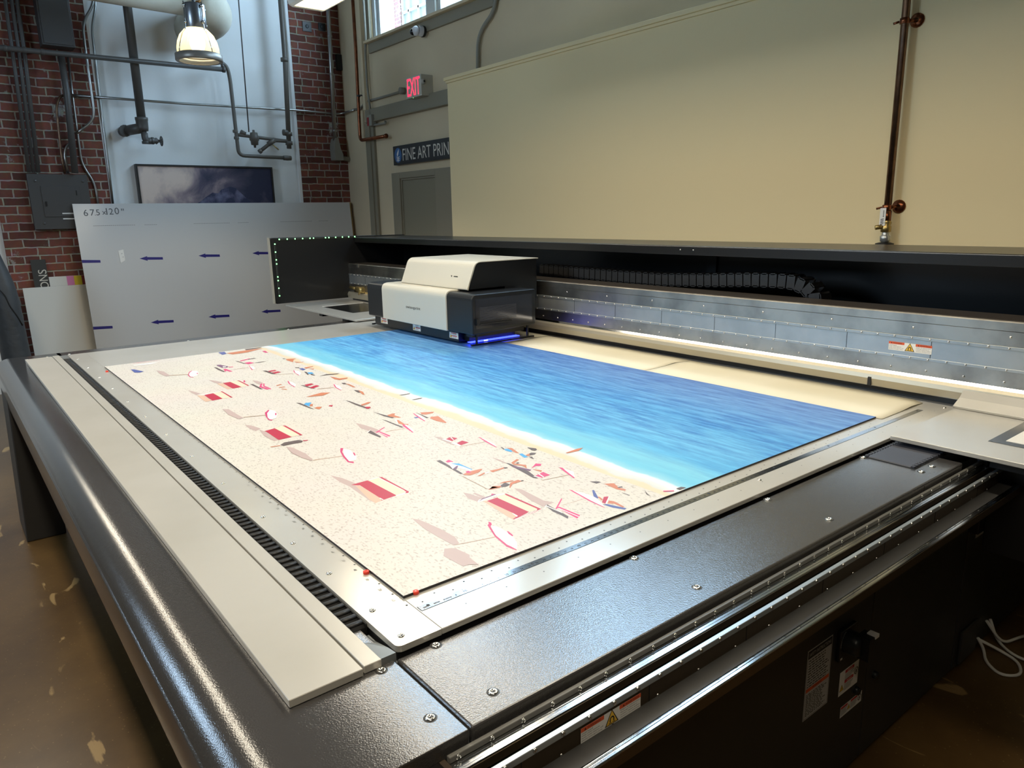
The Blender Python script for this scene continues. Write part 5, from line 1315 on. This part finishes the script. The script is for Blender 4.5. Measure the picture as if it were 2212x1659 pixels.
m = MB(); m.use('camwhite').lathe((4.225, 6.72, 3.452), [(.05, 0), (.05, -.03), (.044, -.05)], 24, 'x'); ball(m, (4.17, 6.735, 3.45), .047, 'camwhite'); m.build('camera_body', sc_)
m = MB(); ball(m, (4.146, 6.758, 3.443), .034, 'lens'); m.build('camera_lens', sc_)
sg = thing('room_sign', (4.23, 6.8, 2.2), 'black FINE ART PRIN sign with blue round emblem above the door', 'sign')
m = MB().use('signblack').box(4.222, XB, 5.35, 7.42, 2.205, 2.405); m.build('sign_panel', sg, bevel=.002)
m = MB().use('signwhite').text('FINE ART PRIN', (4.2212, 7.215, 2.243), (0, -1, 0), Z, .122, .905); m.build('sign_letters', sg)
m = MB().use('signblue'); cy, cz = 7.315, 2.305
m.poly([(4.2214, cy-.077*math.cos(t), cz+.079*math.sin(t)) for t in [2*math.pi*i/28 for i in range(28)]])
m.use('label'); e = 4.2208
m.poly([(e, cy+a, cz+b_) for a, b_ in ((.018, -.012), (.024, .012), (.010, .034), (-.012, .058), (-.022, .066), (-.018, .036), (-.008, .012), (.004, -.006))])
for sgn in (-1, 1):
    for k in range(3):
        zz = cz-.024-.018*k
        m.poly([(e, cy+sgn*.006, zz), (e, cy+sgn*.034, zz+.003), (e, cy+sgn*.034, zz+.011), (e, cy+sgn*.006, zz+.008)])
    m.poly([(e, cy+sgn*.003, cz-.066), (e, cy+sgn*.010, cz-.066), (e, cy+sgn*.010, cz-.016), (e, cy+sgn*.003, cz-.016)])
m.build('sign_emblem', sg)

# copper pipe on the partition with valve
vp = thing('copper_riser', (3.97, 1.845, 1.40), 'tarnished copper riser with brass valve and white tag on the tall partition', 'pipe')
m = MB().use('oldcopper').tube([(3.97, 1.852, ZC), (3.97, 1.843, 1.62)], .0185, 14); m.build('tube', vp)
for z in (2.545, 1.648):
    m = MB().use('copper')
    m.lathe((3.97, 1.847, z), [(.0195, -.014), (.023, -.012), (.023, .012), (.0195, .014)], 14); m.tube([(3.97, 1.84, z), (4.03, 1.812, z+.004)], .009, 8); m.lathe((4.03, 1.812, z+.004), [(.034, 0), (.034, -.008), (.012, -.014)], 16, 'x')
    m.tube([(3.965, 1.87, z), (3.955, 1.895, z-.006)], .006, 6); m.build('pipe_clamp', vp)
m = MB().use('copper').tube([(3.97, 1.843, 1.63), (3.97, 1.842, 1.575)], .021, 14); m.use('brass').lathe((3.97, 1.842, 1.52), [(.017, 0), (.026, .004), (.026, .03), (.020, .036), (.026, .05), (.022, .06)], 14); m.tube([(3.95, 1.855, 1.55), (3.93, 1.88, 1.545)], .012, 8)
m.use('zinc').lathe((3.97, 1.842, 1.47), [(.014, 0), (.024, .004), (.026, .03), (.018, .036), (.017, .05)], 14); m.use('greyconduit').tube([(3.97, 1.842, 1.49), (3.97, 1.842, 1.20)], .014, 12); m.build('valve', vp)
m = MB().use('label').box(3.945, 3.9465, 1.838, 1.868, 1.555, 1.645); m.use('ink')
for k in range(4): m.poly([(3.9446, 1.862, 1.56+k*.008), (3.9446, 1.846, 1.564+k*.008), (3.9446, 1.846, 1.568+k*.008), (3.9446, 1.862, 1.564+k*.008)])
for k in range(5): m.poly([(3.9446, 1.852, 1.60+k*.007), (3.9446, 1.846, 1.60+k*.007), (3.9446, 1.846, 1.604+k*.007), (3.9446, 1.852, 1.604+k*.007)])
m.build('white_tag', vp)
m = MB().use('black').lathe((3.97, 1.842, 1.452), [(.045, 0), (.045, .012), (.02, .018)], 18); m.box(3.93, 4.03, 1.80, 1.96, 1.425, 1.442); m.build('floor_bracket', vp)

# ------------------------------------------------------------------ cables on the floor at the right
def cable(nm, key, pts, r, lb, grp=None):
    m = MB().use(key).tube(pts, r, 8, .12); return tag(m.build(nm), lb, 'cable', grp)
cable('white_cable', 'whitecable', [(2.86, .842, .07), (2.90, .83, .012), (2.83, .80, .006), (2.78, .735, .006), (2.835, .685, .006), (2.92, .72, .006), (2.93, .79, .018), (2.872, .842, .06)], .0055, 'white cable loop lying nearest on the floor beside the cabinet corner')
cable('white_cable', 'whitecable', [(2.98, .846, .10), (3.00, .82, .012), (2.93, .74, .016), (2.96, .66, .006), (3.10, .58, .006)], .0055, 'white cable running off to the right across the floor')
cable('white_cable', 'whitecable', [(2.94, .846, .11), (2.99, .80, .012), (3.08, .77, .02), (3.18, .75, .006), (3.28, .66, .006)], .0055, 'white cable crossing over the loop behind the cabinet corner')
cable('black_hose', 'rubber', [(3.25, .838, .30), (3.22, .80, .22), (3.13, .72, .03), (3.05, .62, .03), (3.00, .40, .013)], .013, 'thick black hose dropping to the floor behind the white cables')
